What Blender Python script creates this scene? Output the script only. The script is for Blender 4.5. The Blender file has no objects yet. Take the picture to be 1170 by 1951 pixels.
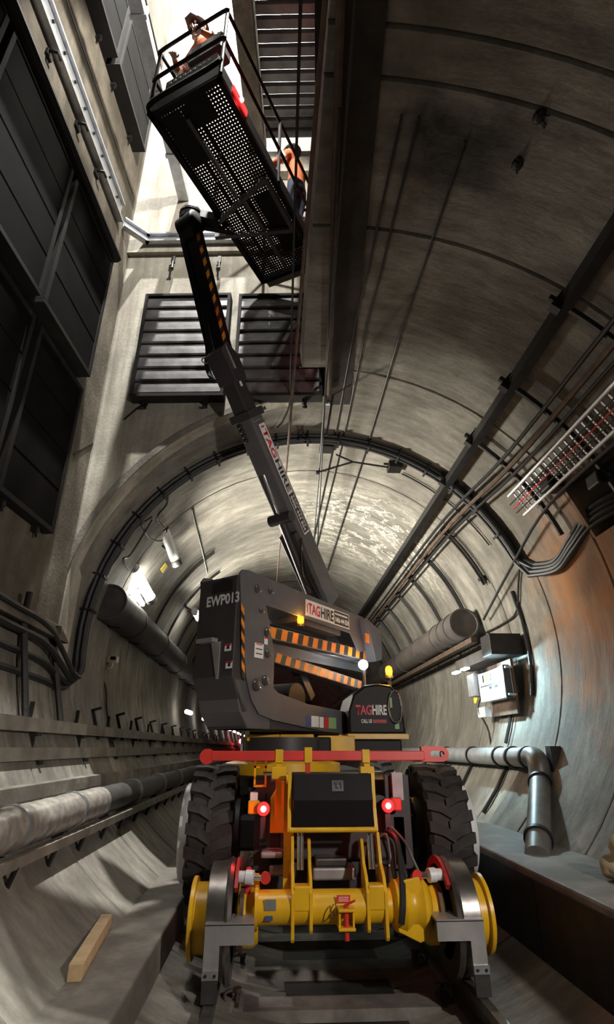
import bpy, bmesh, math, random
from mathutils import Vector as V, Matrix
random.seed(7)
sc = bpy.context.scene
col = sc.collection
PI = math.pi
rad = math.radians
# ---------------------------------------------------------------- camera
F, PITCH, YAW = 1010.0, rad(24.0), rad(3.36)
EYE = V((-0.49, 0.0, 1.40))
cd = bpy.data.cameras.new('camera'); cam = bpy.data.objects.new('camera', cd); col.objects.link(cam)
cd.sensor_fit = 'HORIZONTAL'; cd.sensor_width = 36.0; cd.lens = 36.0 * F / 1170.0
cd.clip_start = 0.05; cd.clip_end = 300
cam.location = EYE; cam.rotation_euler = (PI / 2 + PITCH, 0, -YAW)
sc.camera = cam
# ---------------------------------------------------------------- world, exposure
w = bpy.data.worlds.new('tunnel_dark'); sc.world = w; w.use_nodes = True
w.node_tree.nodes['Background'].inputs[0].default_value = (0.55, 0.6, 0.7, 1)
w.node_tree.nodes['Background'].inputs[1].default_value = 0.008
sc.view_settings.view_transform = 'Standard'; sc.view_settings.look = 'None'
sc.view_settings.gamma = 1.0; sc.view_settings.use_curve_mapping = False
sc.view_settings.exposure = 0.0
# ---------------------------------------------------------------- large lights (the lamps of the place)
def light(name, kind, loc, energy, color=(1, 1, 1), target=None, **kw):
    ld = bpy.data.lights.new(name, kind); ld.energy = energy; ld.color = color
    for k, v in kw.items(): setattr(ld, k, v)
    o = bpy.data.objects.new(name, ld); col.objects.link(o); o.location = loc
    if target is not None:
        o.rotation_euler = (V(target) - V(loc)).to_track_quat('-Z', 'Y').to_euler()
    return o
# flood lamp high in the shaft, above the basket
light('shaft_flood_light', 'SPOT', (-0.80, 2.75, 9.7), 800, (1.0, 0.97, 0.90), (-2.3, 6.0, 7.3), spot_size=rad(112), spot_blend=0.35, shadow_soft_size=0.10)
light('upper_shaft_light', 'SPOT', (-1.50, 2.7, 19.0), 27000, (1.0, 0.98, 0.93), (-1.9, 5.0, 6.0), spot_size=rad(100), spot_blend=0.5, shadow_soft_size=0.10)
# flood lamp standing on the right walkway behind the photographer
light('walkway_flood_light', 'SPOT', (1.95, 0.6, 2.3), 400, (1.0, 0.94, 0.86), (-1.0, 5.0, 1.8), spot_size=rad(100), spot_blend=0.6, shadow_soft_size=0.08)
# fluorescent work lamps hung on the left haunch just inside the portal
light('work_lamp_light', 'AREA', (-2.05, 7.9, 3.50), 280, (1.0, 0.95, 0.82), (0.6, 8.5, 4.3), shape='RECTANGLE', size=0.12, size_y=0.6, spread=rad(145))
light('second_work_lamp_light', 'AREA', (-2.0, 11.2, 3.85), 120, (1.0, 0.95, 0.82), (0.9, 9.6, 4.9), shape='RECTANGLE', size=0.12, size_y=0.6, spread=rad(150))
# lamp under the canopy of the wall board on the right
light('board_lamp_light', 'SPOT', (2.22, 7.55, 2.47), 250, (0.58, 0.88, 1.0), (2.85, 7.05, 1.75), spot_size=rad(135), spot_blend=0.9, shadow_soft_size=0.035)

# ---------------------------------------------------------------- sighting helpers (calibrated survey of the place)
def ray(px, py):
    x = (px - 585) / F; v = (975.5 - py) / F
    y = math.cos(PITCH) - v * math.sin(PITCH); z = math.sin(PITCH) + v * math.cos(PITCH)
    return V((x * math.cos(YAW) + y * math.sin(YAW), -x * math.sin(YAW) + y * math.cos(YAW), z))
def onplane(px, py, p, n):
    d = ray(px, py); return EYE + d * ((V(p) - EYE).dot(n) / d.dot(n))
def atY(px, py, Y): return onplane(px, py, (0, Y, 0), V((0, 1, 0)))
def atX(px, py, X): return onplane(px, py, (X, 0, 0), V((1, 0, 0)))
def atZ(px, py, Z): return onplane(px, py, (0, 0, Z), V((0, 0, 1)))
TX, TZ, TR = 0.04, 2.60, 2.85            # tunnel axis and radius
def vault(deg, Y, off=0.0):
    a = rad(deg); r = TR - off
    return V((TX + r * math.cos(a), Y, TZ + r * math.sin(a)))
# shaft frame: u along the back wall, w into it; corner at SO
SA = rad(4.4); SO = V((-2.83, 5.85, 0)); SU = V((math.cos(SA), -math.sin(SA), 0)); SW = V((math.sin(SA), math.cos(SA), 0))
def S(x, y, z): return SO + SU * x + SW * y + V((0, 0, z))
def sb(px, py, off=0.0):
    p = onplane(px, py, SO - SW * off, SW) - SO; return p.dot(SU), p.z
def sl(px, py, off=0.0):
    p = onplane(px, py, SO + SU * off, SU) - SO; return p.dot(SW), p.z
# turret frame: e along the side plate (away), r towards its outer side
PHI = rad(37.2); N0 = V((-0.84, 5.05, 0)); TE = V((math.sin(PHI), math.cos(PHI), 0)); TRr = V((math.cos(PHI), -math.sin(PHI), 0))
def T(s, n, z): return N0 + TE * s - TRr * n + V((0, 0, z))
def pl(px, py, n=0.0):
    p = onplane(px, py, N0 - TRr * n, TRr) - N0; return p.dot(TE), p.z
def rf(px, py, s=0.0):
    p = onplane(px, py, N0 + TE * s, TE) - N0; return -p.dot(TRr), p.z

# ---------------------------------------------------------------- materials
def nodes_of(name):
    m = bpy.data.materials.new(name); m.use_nodes = True
    return m, m.node_tree, m.node_tree.nodes['Principled BSDF']
def mat(name, c, rough=0.55, metal=0.0, var=0.18, scale=9.0, bump=0.15, emit=None, es=0.0, spec=0.5):
    m, t, b = nodes_of(name)
    tc = t.nodes.new('ShaderNodeTexCoord'); n = t.nodes.new('ShaderNodeTexNoise')
    n.inputs['Scale'].default_value = scale; n.inputs['Detail'].default_value = 6
    t.links.new(tc.outputs['Object'], n.inputs['Vector'])
    r = t.nodes.new('ShaderNodeValToRGB'); t.links.new(n.outputs['Fac'], r.inputs['Fac'])
    r.color_ramp.elements[0].position = 0.3; r.color_ramp.elements[1].position = 0.7
    r.color_ramp.elements[0].color = tuple(x * (1 - var) for x in c) + (1,)
    r.color_ramp.elements[1].color = tuple(min(1, x * (1 + var)) for x in c) + (1,)
    t.links.new(r.outputs['Color'], b.inputs['Base Color'])
    b.inputs['Roughness'].default_value = rough; b.inputs['Metallic'].default_value = metal
    b.inputs['Specular IOR Level'].default_value = spec
    if bump:
        bp = t.nodes.new('ShaderNodeBump'); bp.inputs['Strength'].default_value = bump; bp.inputs['Distance'].default_value = 0.01
        t.links.new(n.outputs['Fac'], bp.inputs['Height']); t.links.new(bp.outputs['Normal'], b.inputs['Normal'])
    if emit:
        b.inputs['Emission Color'].default_value = tuple(emit) + (1,); b.inputs['Emission Strength'].default_value = es
    return m
def concrete(name, light_c, dark_c, streak=(1.2, 1.2, 0.25), blots=(), veins=None, bumpd=0.03, sc1=1.3, rough=0.82):
    """weathered concrete: large clouds, run-off streaks, pitting; blots = (centre, radius, colour, amount)"""
    m, t, b = nodes_of(name); N = t.nodes.new; L = t.links.new
    tc = N('ShaderNodeTexCoord')
    def noise(scale, detail, mapscale=None, rg=0.6):
        n = N('ShaderNodeTexNoise'); n.inputs['Scale'].default_value = scale; n.inputs['Detail'].default_value = detail; n.inputs['Roughness'].default_value = rg
        if mapscale:
            mp = N('ShaderNodeMapping'); mp.inputs['Scale'].default_value = mapscale; L(tc.outputs['Object'], mp.inputs['Vector']); L(mp.outputs['Vector'], n.inputs['Vector'])
        else: L(tc.outputs['Object'], n.inputs['Vector'])
        return n
    def ramp(src, a, z, c0=(0, 0, 0, 1), c1=(1, 1, 1, 1)):
        r = N('ShaderNodeValToRGB'); L(src, r.inputs['Fac']); e = r.color_ramp.elements
        e[0].position = a; e[1].position = z; e[0].color = c0; e[1].color = c1; return r
    def mix(fac, a, bb, mode='MIX'):
        x = N('ShaderNodeMix'); x.data_type = 'RGBA'; x.blend_type = mode
        if isinstance(fac, float): x.inputs[0].default_value = fac
        else: L(fac, x.inputs[0])
        for s, q in ((6, a), (7, bb)):
            if isinstance(q, tuple): x.inputs[s].default_value = q + (1,) if len(q) == 3 else q
            else: L(q, x.inputs[s])
        return x.outputs[2]
    big = noise(sc1, 8); st = noise(2.6, 7, streak); fine = noise(26, 5)
    c = mix(ramp(big.outputs['Fac'], 0.36, 0.66).outputs['Color'], tuple(dark_c), tuple(light_c))
    c = mix(ramp(st.outputs['Fac'], 0.30, 0.62).outputs['Color'], tuple(x * 0.8 for x in dark_c), c)
    c = mix(0.30, c, ramp(fine.outputs['Fac'], 0.25, 0.75, (0.35, 0.35, 0.35, 1), (1, 1, 1, 1)).outputs['Color'], 'MULTIPLY')
    for ctr, r_, cc, amt in blots:
        d = N('ShaderNodeVectorMath'); d.operation = 'DISTANCE'; L(tc.outputs['Object'], d.inputs[0]); d.inputs[1].default_value = ctr
        nn = noise(2.2, 7)
        ad = N('ShaderNodeMath'); ad.operation = 'MULTIPLY_ADD'; L(nn.outputs['Fac'], ad.inputs[0]); ad.inputs[1].default_value = r_ * 2.2; L(d.outputs['Value'], ad.inputs[2])
        rr = N('ShaderNodeMapRange'); L(ad.outputs[0], rr.inputs[0]); rr.inputs[1].default_value = r_ * 1.3; rr.inputs[2].default_value = r_ * 2.2
        rr.inputs[3].default_value = amt; rr.inputs[4].default_value = 0.0
        c = mix(rr.outputs[0], c, tuple(cc))
    if veins:
        v = noise(1.6, 9, (1.0, 1.8, 1.0), 0.7)
        vr = N('ShaderNodeValToRGB'); L(v.outputs['Fac'], vr.inputs['Fac']); e = vr.color_ramp.elements
        e[0].position = 0.485; e[1].position = 0.515; e[0].color = (0, 0, 0, 1); e[1].color = (0, 0, 0, 1)
        k = e.new(0.50); k.color = (1, 1, 1, 1)
        d = N('ShaderNodeVectorMath'); d.operation = 'DISTANCE'; L(tc.outputs['Object'], d.inputs[0]); d.inputs[1].default_value = veins[0]
        rr = N('ShaderNodeMapRange'); L(d.outputs['Value'], rr.inputs[0]); rr.inputs[1].default_value = veins[1] * 0.5; rr.inputs[2].default_value = veins[1]; rr.inputs[3].default_value = 1; rr.inputs[4].default_value = 0
        mm = N('ShaderNodeMath'); mm.operation = 'MULTIPLY'; L(vr.outputs['Color'], mm.inputs[0]); L(rr.outputs[0], mm.inputs[1])
        c = mix(mm.outputs[0], c, (0.85, 0.83, 0.75))
    L(c, b.inputs['Base Color']); b.inputs['Roughness'].default_value = rough; b.inputs['Specular IOR Level'].default_value = 0.3
    pit = N('ShaderNodeMath'); pit.operation = 'MULTIPLY'; L(fine.outputs['Fac'], pit.inputs[0]); pit.inputs[1].default_value = 0.25
    ad = N('ShaderNodeMath'); ad.operation = 'ADD'; L(st.outputs['Fac'], ad.inputs[0]); L(pit.outputs[0], ad.inputs[1])
    bp = N('ShaderNodeBump'); bp.inputs['Strength'].default_value = 0.6; bp.inputs['Distance'].default_value = bumpd
    L(ad.outputs[0], bp.inputs['Height']); L(bp.outputs['Normal'], b.inputs['Normal'])
    return m
def glow(name, c, s):
    m, t, b = nodes_of(name); b.inputs['Base Color'].default_value = tuple(c) + (1,)
    b.inputs['Emission Color'].default_value = tuple(c) + (1,); b.inputs['Emission Strength'].default_value = s
    return m
M = {}
M['vault'] = concrete('vault_concrete', (0.34, 0.32, 0.275), (0.165, 0.152, 0.13), (0.8, 2.8, 0.8),
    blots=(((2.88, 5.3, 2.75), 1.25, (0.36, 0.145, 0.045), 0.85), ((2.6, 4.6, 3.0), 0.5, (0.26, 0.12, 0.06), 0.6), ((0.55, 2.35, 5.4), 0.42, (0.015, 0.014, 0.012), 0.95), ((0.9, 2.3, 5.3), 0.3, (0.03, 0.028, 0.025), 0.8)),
    veins=((1.25, 9.4, 5.1), 1.9))
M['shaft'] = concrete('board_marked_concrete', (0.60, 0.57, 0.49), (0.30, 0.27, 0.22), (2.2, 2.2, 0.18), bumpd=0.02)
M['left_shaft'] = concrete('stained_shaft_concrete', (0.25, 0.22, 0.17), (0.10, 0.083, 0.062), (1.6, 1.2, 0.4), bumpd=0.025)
M['dark_shaft'] = concrete('dark_shaft_concrete', (0.060, 0.050, 0.042), (0.028, 0.024, 0.021), (2, 2, .3), bumpd=0.02)  # concrete in a much darker base tone, for the right shaft wall
M['floor'] = concrete('floor_concrete', (0.30, 0.275, 0.24), (0.15, 0.135, 0.115), (1, 1, 1), bumpd=0.015, rough=0.6)
M['invert'] = concrete('dark_track_bed', (0.065, 0.06, 0.055), (0.025, 0.023, 0.021), (1, 1, 1), bumpd=0.02, rough=0.7)  # dark base tone of the track bed and drain channel
M['red_lens'] = glow('red_lens_glow', (1.0, 0.02, 0.02), 2.2)
M['red_strip'] = glow('red_strip_glow', (1.0, 0.03, 0.03), 1.1)
M['sleeper'] = concrete('sleeper_concrete', (0.27, 0.25, 0.22), (0.12, 0.11, 0.10), (1, 1, 1), bumpd=0.01)
M['damper'] = mat('dark_damper_steel', (0.0075, 0.0064, 0.006), 0.9, 0.0, 0.35, 3, 0.2, spec=0.05)
M['damper_frame'] = mat('damper_frame_steel', (0.022, 0.020, 0.019), 0.8, 0.0, 0.25, 4, 0.2, spec=0.15)
M['louver'] = mat('louvre_blade_steel', (0.085, 0.08, 0.082), 0.5, 0.2, 0.45, 5, 0.5)
M['galv'] = mat('galvanised_steel', (0.42, 0.43, 0.45), 0.38, 0.75, 0.15, 14, 0.1)
M['black_steel'] = mat('black_steel', (0.022, 0.020, 0.020), 0.5, 0.4, 0.4, 6, 0.2)
M['rust'] = mat('rusty_steel', (0.10, 0.065, 0.045), 0.7, 0.3, 0.4, 9, 0.3)
M['cable'] = mat('black_cable', (0.015, 0.015, 0.016), 0.5, 0, 0.3, 20, 0.05)
M['grey_cable'] = mat('grey_cable', (0.25, 0.24, 0.22), 0.6, 0, 0.3, 20, 0.05)
M['duct'] = mat('dusty_duct', (0.075, 0.062, 0.055), 0.65, 0.0, 0.3, 5, 0.2)
M['duct_l'] = mat('dark_duct', (0.055, 0.052, 0.05), 0.6, 0.1, 0.3, 5, 0.2)
M['pipe_grey'] = mat('grey_pipe_paint', (0.33, 0.34, 0.35), 0.42, 0.2, 0.25, 6, 0.1)
M['pipe_dark'] = mat('weathered_pipe', (0.14, 0.135, 0.125), 0.45, 0.3, 0.35, 6, 0.2)
M['wrap'] = mat('wrapped_insulation', (0.30, 0.28, 0.25), 0.38, 0.2, 0.35, 12, 0.6)
M['tray'] = mat('cable_trough', (0.20, 0.18, 0.15), 0.6, 0.1, 0.3, 5, 0.3)
M['white_paint'] = mat('white_paint', (0.75, 0.76, 0.78), 0.4, 0.1, 0.08, 8, 0.05)
M['yellow'] = mat('yellow_machine_paint', (0.72, 0.40, 0.012), 0.35, 0.0, 0.12, 7, 0.06)
M['red'] = mat('red_machine_paint', (0.62, 0.035, 0.025), 0.4, 0.0, 0.12, 7, 0.06)
M['charcoal'] = mat('charcoal_machine_paint', (0.105, 0.10, 0.108), 0.55, 0.0, 0.1, 5, 0.04)
M['dark_paint'] = mat('dark_machine_paint', (0.038, 0.034, 0.037), 0.5, 0.0, 0.12, 5, 0.04)
M['gloss_black'] = mat('gloss_black_paint', (0.007, 0.005, 0.006), 0.5, 0.0, 0.15, 5, 0.03, spec=0.25)
M['orange'] = mat('hazard_orange', (0.80, 0.24, 0.012), 0.5, 0, 0.08, 8, 0.02)
M['black_paint'] = mat('hazard_black', (0.014, 0.012, 0.012), 0.4, 0, 0.1, 8, 0.02)
M['chrome'] = mat('chrome', (0.75, 0.75, 0.77), 0.12, 1.0, 0.05, 8, 0.0)
M['steel'] = mat('worn_wheel_steel', (0.26, 0.24, 0.23), 0.28, 0.9, 0.25, 9, 0.1)
M['guard'] = mat('bare_steel_plate', (0.42, 0.40, 0.40), 0.42, 0.6, 0.15, 7, 0.08)
M['rubber'] = mat('tyre_rubber', (0.030, 0.026, 0.025), 0.75, 0, 0.35, 10, 0.3)
M['rail'] = mat('rail_steel', (0.22, 0.20, 0.18), 0.35, 0.8, 0.3, 12, 0.1)
M['fasten'] = mat('rusty_fastening', (0.075, 0.06, 0.05), 0.7, 0.4, 0.4, 15, 0.3)
M['wood'] = mat('raw_pine', (0.62, 0.44, 0.24), 0.6, 0, 0.15, 14, 0.2)
M['white'] = mat('white_sticker', (0.80, 0.79, 0.78), 0.5, 0, 0.03, 5, 0)
M['ink'] = mat('black_ink', (0.02, 0.02, 0.022), 0.5, 0, 0.03, 5, 0)
M['ink_red'] = mat('red_ink', (0.60, 0.03, 0.04), 0.5, 0, 0.03, 5, 0)
M['ink_grey'] = mat('silver_lettering', (0.62, 0.62, 0.62), 0.5, 0, 0.05, 5, 0)
M['blue'] = mat('blue_label', (0.05, 0.08, 0.22), 0.5, 0, 0.05, 5, 0)
M['green'] = mat('green_label', (0.25, 0.45, 0.2), 0.5, 0, 0.05, 5, 0)
M['mark_yellow'] = mat('yellow_tag', (0.85, 0.65, 0.06), 0.5, 0, 0.05, 5, 0)
M['hivis'] = mat('hi_vis_orange_cloth', (0.48, 0.11, 0.03), 0.8, 0, 0.15, 16, 0.3)
M['navy'] = mat('navy_cloth', (0.02, 0.025, 0.05), 0.85, 0, 0.2, 16, 0.3)
M['skin'] = mat('skin', (0.50, 0.30, 0.22), 0.6, 0, 0.08, 16, 0.05)
M['helmet'] = mat('dark_helmet', (0.015, 0.017, 0.022), 0.4, 0, 0.1, 8, 0)
M['reflective'] = mat('reflective_tape', (0.70, 0.72, 0.74), 0.35, 0.3, 0.05, 8, 0)
M['hessian'] = mat('sand_bag_cloth', (0.30, 0.26, 0.17), 0.9, 0, 0.4, 9, 0.6)
M['deckm'] = mat('deck_steel', (0.15, 0.145, 0.145), 0.35, 0.5, 0.3, 5, 0.1)
M['red_dark'] = mat('dull_red_paint', (0.40, 0.02, 0.02), 0.5, 0, 0.15, 8, 0.1)
M['bulb'] = glow('white_lamp_glow', (1.0, 0.96, 0.86), 40)
M['bulb2'] = glow('far_lamp_glow', (1.0, 0.93, 0.85), 9)
M['teal'] = glow('cool_lamp_glow', (0.75, 0.92, 1.0), 22)
M['panel'] = glow('lit_panel_glow', (0.80, 0.97, 1.0), 1.6)
M['red_lamp'] = glow('red_lamp_glow', (1.0, 0.07, 0.08), 30)
M['red_core'] = glow('red_lamp_core', (1.0, 0.25, 0.2), 25)
M['amber'] = glow('amber_lamp_glow', (1.0, 0.23, 0.01), 3.2)
M['cool_led'] = glow('cool_led_glow', (0.75, 0.9, 1.0), 30)
m, t_, b_ = nodes_of('wet_channel_water'); b_.inputs['Base Color'].default_value = (0.008, 0.011, 0.013, 1); b_.inputs['Roughness'].default_value = 0.06
nz = t_.nodes.new('ShaderNodeTexNoise'); nz.inputs['Scale'].default_value = 16; nz.inputs['Detail'].default_value = 3
bp_ = t_.nodes.new('ShaderNodeBump'); bp_.inputs['Strength'].default_value = 0.5; bp_.inputs['Distance'].default_value = 0.03
t_.links.new(nz.outputs['Fac'], bp_.inputs['Height']); t_.links.new(bp_.outputs['Normal'], b_.inputs['Normal']); M['water'] = m

# ---------------------------------------------------------------- mesh helpers
class MB:
    def __init__(s): s.v = []; s.f = []; s.k = []; s.cur = 0
    def add(s, vs, fs):
        o = len(s.v); s.v += [tuple(p) for p in vs]; s.f += [tuple(o + i for i in f) for f in fs]; s.k += [s.cur] * len(fs); return s
    def hexa(s, c8): return s.add(c8, [(0, 3, 2, 1), (4, 5, 6, 7), (0, 1, 5, 4), (1, 2, 6, 5), (2, 3, 7, 6), (3, 0, 4, 7)])
    def box(s, x0, x1, y0, y1, z0, z1, fn=None):
        c = [(x0, y0, z0), (x1, y0, z0), (x1, y1, z0), (x0, y1, z0), (x0, y0, z1), (x1, y0, z1), (x1, y1, z1), (x0, y1, z1)]
        return s.hexa([fn(*p) for p in c] if fn else c)
    def beam(s, a, b, wd, h, up=(0, 0, 1), b2=None):
        a = V(a); b = V(b); d = (b - a).normalized(); up = V(up)
        x = d.cross(up)
        if x.length < 1e-4: x = d.cross(V((1, 0, 0)))
        x.normalize(); y = x.cross(d)
        w2, h2 = b2 if b2 else (wd, h)
        c = [a - x * wd / 2 - y * h / 2, a + x * wd / 2 - y * h / 2, a + x * wd / 2 + y * h / 2, a - x * wd / 2 + y * h / 2,
             b - x * w2 / 2 - y * h2 / 2, b + x * w2 / 2 - y * h2 / 2, b + x * w2 / 2 + y * h2 / 2, b - x * w2 / 2 + y * h2 / 2]
        return s.hexa(c)
    def tube(s, pts, r, n=8, caps=True):
        pts = [V(p) for p in pts]; rs = r if isinstance(r, (list, tuple)) else [r] * len(pts)
        vs = []; fs = []; prev = None
        for i, p in enumerate(pts):
            d = (pts[min(i + 1, len(pts) - 1)] - pts[max(i - 1, 0)]).normalized()
            if prev is None:
                x = d.cross(V((0, 0, 1)))
                if x.length < 1e-3: x = d.cross(V((1, 0, 0)))
            else:
                x = prev - d * prev.dot(d)
                if x.length < 1e-6: x = d.cross(V((0, 0, 1)))
            x.normalize(); y = d.cross(x); prev = x
            for j in range(n):
                a = 2 * PI * j / n; vs.append(p + (x * math.cos(a) + y * math.sin(a)) * rs[i])
        for i in range(len(pts) - 1):
            for j in range(n):
                k = (j + 1) % n; fs.append((i * n + j, i * n + k, (i + 1) * n + k, (i + 1) * n + j))
        if caps: fs += [tuple(range(n))[::-1], tuple((len(pts) - 1) * n + j for j in range(n))]
        return s.add(vs, fs)
    def cyl(s, a, b, r, n=16, r2=None): return s.tube([a, b], [r, r if r2 is None else r2], n)
    def lathe(s, prof, o, ax, n=28):
        """prof = [(distance along axis, radius)]"""
        o = V(o); ax = V(ax).normalized(); x = ax.cross(V((0, 0, 1)))
        if x.length < 1e-3: x = V((1, 0, 0))
        x.normalize(); y = ax.cross(x); vs = []; fs = []
        for d, r in prof:
            for j in range(n):
                a = 2 * PI * j / n; vs.append(o + ax * d + (x * math.cos(a) + y * math.sin(a)) * max(r, 1e-4))
        for i in range(len(prof) - 1):
            for j in range(n):
                k = (j + 1) % n; fs.append((i * n + j, i * n + k, (i + 1) * n + k, (i + 1) * n + j))
        fs += [tuple(range(n))[::-1], tuple((len(prof) - 1) * n + j for j in range(n))]
        return s.add(vs, fs)
    def prism(s, poly, fn, d0, d1):
        n = len(poly); vs = [fn(a, b, d0) for a, b in poly] + [fn(a, b, d1) for a, b in poly]
        fs = [tuple(range(n))[::-1], tuple(range(n, 2 * n))] + [(i, (i + 1) % n, n + (i + 1) % n, n + i) for i in range(n)]
        return s.add(vs, fs)
    def sphere(s, c, r, n=10, sq=(1, 1, 1)):
        c = V(c); pr = [(-math.cos(PI * i / n), math.sin(PI * i / n)) for i in range(n + 1)]
        vs = []; fs = []; k = 2 * n
        for d, q in pr:
            for j in range(k):
                a = 2 * PI * j / k; vs.append(c + V((q * math.cos(a) * r * sq[0], q * math.sin(a) * r * sq[1], d * r * sq[2])))
        for i in range(n):
            for j in range(k):
                fs.append((i * k + j, i * k + (j + 1) % k, (i + 1) * k + (j + 1) % k, (i + 1) * k + j))
        return s.add(vs, fs)
    def build(s, name, mats, parent=None, smooth=None, bevel=0.0):
        me = bpy.data.meshes.new(name); me.from_pydata(s.v, [], s.f)
        for q in (mats if isinstance(mats, (list, tuple)) else [mats]): me.materials.append(q)
        for p, k in zip(me.polygons, s.k): p.material_index = k
        bm = bmesh.new(); bm.from_mesh(me); bmesh.ops.recalc_face_normals(bm, faces=bm.faces)
        bm.to_mesh(me); bm.free()
        if smooth:
            for p in me.polygons: p.use_smooth = True
            try: me.set_sharp_from_angle(angle=rad(40))
            except Exception: pass
        o = bpy.data.objects.new(name, me); col.objects.link(o)
        if bevel:
            bv = o.modifiers.new('bevel', 'BEVEL'); bv.width = bevel; bv.segments = 2; bv.limit_method = 'ANGLE'; bv.angle_limit = rad(50)
        if parent is not None: child(o, parent)
        return o
def pmat(p):
    m = Matrix.LocRotScale(p.location, p.rotation_euler, p.scale)
    if p.parent is not None: m = pmat(p.parent) @ p.matrix_parent_inverse @ m
    return m
def child(o, p):
    o.parent = p; o.matrix_parent_inverse = pmat(p).inverted(); return o
def tag(o, label=None, cat=None, group=None, kind=None):
    for k, v in (('label', label), ('category', cat), ('group', group), ('kind', kind)):
        if v: o[k] = v
    return o
def thing(name, loc, label, cat, group=None):
    e = bpy.data.objects.new(name, None); col.objects.link(e); e.location = loc; e.empty_display_size = 0.1
    return tag(e, label, cat, group)
def struct(o): o['kind'] = 'structure'; return o
def mesh_copy(src, name, parent=None, mtx=None):
    o = src.copy(); o.name = name; col.objects.link(o)
    if mtx is not None: o.matrix_basis = mtx
    return o
def text_part(name, body, origin, x, y, height, mt, parent, width=None, bold=0.03):
    """flat lettering standing on a surface; height = cap height, width = fitted length"""
    cu = bpy.data.curves.new(name, 'FONT'); cu.body = body; cu.size = 1.0; cu.extrude = 0.0; cu.offset = bold
    to = bpy.data.objects.new(name, cu); col.objects.link(to)
    bpy.context.view_layer.update()
    me = bpy.data.meshes.new_from_object(to.evaluated_get(bpy.context.evaluated_depsgraph_get()))
    bpy.data.objects.remove(to)
    xs = [p.co.x for p in me.vertices]; ys = [p.co.y for p in me.vertices]
    x0, x1, y0, y1 = min(xs), max(xs), min(ys), max(ys)
    sy = height / (y1 - y0); sx = (width / (x1 - x0)) if width else sy
    x = V(x).normalized(); y = V(y).normalized(); nrm = x.cross(y).normalized(); origin = V(origin)
    for p in me.vertices:
        p.co = origin + x * ((p.co.x - x0) * sx) + y * ((p.co.y - y0) * sy) + nrm * 0.003
    me.materials.clear(); me.materials.append(mt); me.name = name
    o = bpy.data.objects.new(name, me); col.objects.link(o)
    return child(o, parent)
def vray(px, py, off=0.0):
    d = ray(px, py); o = EYE - V((TX, 0, TZ)); R_ = TR - off
    A_ = d.x ** 2 + d.z ** 2; B_ = o.x * d.x + o.z * d.z; C_ = o.x ** 2 + o.z ** 2 - R_ ** 2
    return EYE + d * ((-B_ + math.sqrt(B_ * B_ - A_ * C_)) / A_)
def smooth_path(pts, n=6):
    pts = [V(p) for p in pts]; out = []
    for i in range(len(pts) - 1):
        p0 = pts[max(i - 1, 0)]; p1 = pts[i]; p2 = pts[i + 1]; p3 = pts[min(i + 2, len(pts) - 1)]
        for k in range(n):
            t = k / n
            out.append(0.5 * ((2 * p1) + (p2 - p0) * t + (2 * p0 - 5 * p1 + 4 * p2 - p3) * t * t + (3 * p1 - p0 - 3 * p2 + p3) * t ** 3))
    out.append(pts[-1]); return out
# ================================================================ STRUCTURE
def arc_ring(y0, y1, arcs, mt, parent, name='lining_ring', g=0.018, dep=0.03):
    mb = MB()
    prof = [(y0, TR + 0.25), (y0, TR + dep), (y0 + g, TR), (y1 - g, TR), (y1, TR + dep), (y1, TR + 0.25)]
    for a0, a1 in arcs:
        n = max(4, int((a1 - a0) / 5)); vs = []; fs = []; k = len(prof)
        for i in range(n + 1):
            a = rad(a0 + (a1 - a0) * i / n)
            for y, r in prof: vs.append((TX + r * math.cos(a), y, TZ + r * math.sin(a)))
        full = (a1 - a0) >= 360
        for i in range(n):
            for j in range(k):
                fs.append((i * k + j, i * k + (j + 1) % k, (i + 1) * k + (j + 1) % k, (i + 1) * k + j))
        if not full: fs += [tuple(range(k)), tuple(n * k + j for j in range(k))[::-1]]
        mb.add(vs, fs)
    o = mb.build(name, mt, parent, smooth=True)
    return o
vault_root = struct(thing('wall_right', (TX, 0, 0), None, None))
ys = [-4.0, -2.2, -0.4, 1.72, 2.0, 3.1, 4.95, 6.25]
for a, b in zip(ys, ys[1:]):
    arcs = [(180, 456)]
    if a == 3.1: arcs = [(180, 376), (388, 456)]
    if a == 4.95: arcs = [(180, 449)]
    arc_ring(a, b, arcs, M['vault'], vault_root)
tun_root = struct(thing('wall_tunnel', (TX, 6.25, 0), None, None))
y = 6.25
while y < 70:
    st = 1.2 if y < 26 else 4.0
    arc_ring(y, y + st, [(0, 360)], M['vault'], tun_root); y += st
MB().cyl((TX, 70.2, TZ), (TX, 70.5, TZ), 3.1, 32).build('tunnel_end', M['vault'], tun_root)
# recess in the right haunch where the cables enter
nb = MB()
a0, a1 = rad(16), rad(28)
def nich(r, a, yy): return V((TX + r * math.cos(a), yy, TZ + r * math.sin(a)))
for yy in ((3.1, 3.14), (4.91, 4.95)):
    nb.hexa([nich(2.85, a0, yy[0]), nich(3.6, a0, yy[0]), nich(3.6, a1, yy[0]), nich(2.85, a1, yy[0]), nich(2.85, a0, yy[1]), nich(3.6, a0, yy[1]), nich(3.6, a1, yy[1]), nich(2.85, a1, yy[1])])
nb.hexa([nich(3.55, a0, 3.1), nich(3.6, a0, 3.1), nich(3.6, a1, 3.1), nich(3.55, a1, 3.1), nich(3.55, a0, 4.95), nich(3.6, a0, 4.95), nich(3.6, a1, 4.95), nich(3.55, a1, 4.95)])
for aa, s_ in ((a0, -0.01), (a1, 0.01)):
    nb.hexa([nich(2.86, aa, 3.1), nich(3.6, aa, 3.1), nich(3.6, aa + s_, 3.1), nich(2.86, aa + s_, 3.1), nich(2.86, aa, 4.95), nich(3.6, aa, 4.95), nich(3.6, aa + s_, 4.95), nich(2.86, aa + s_, 4.95)])
nb.build('cable_recess', M['vault'], vault_root)
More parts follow.
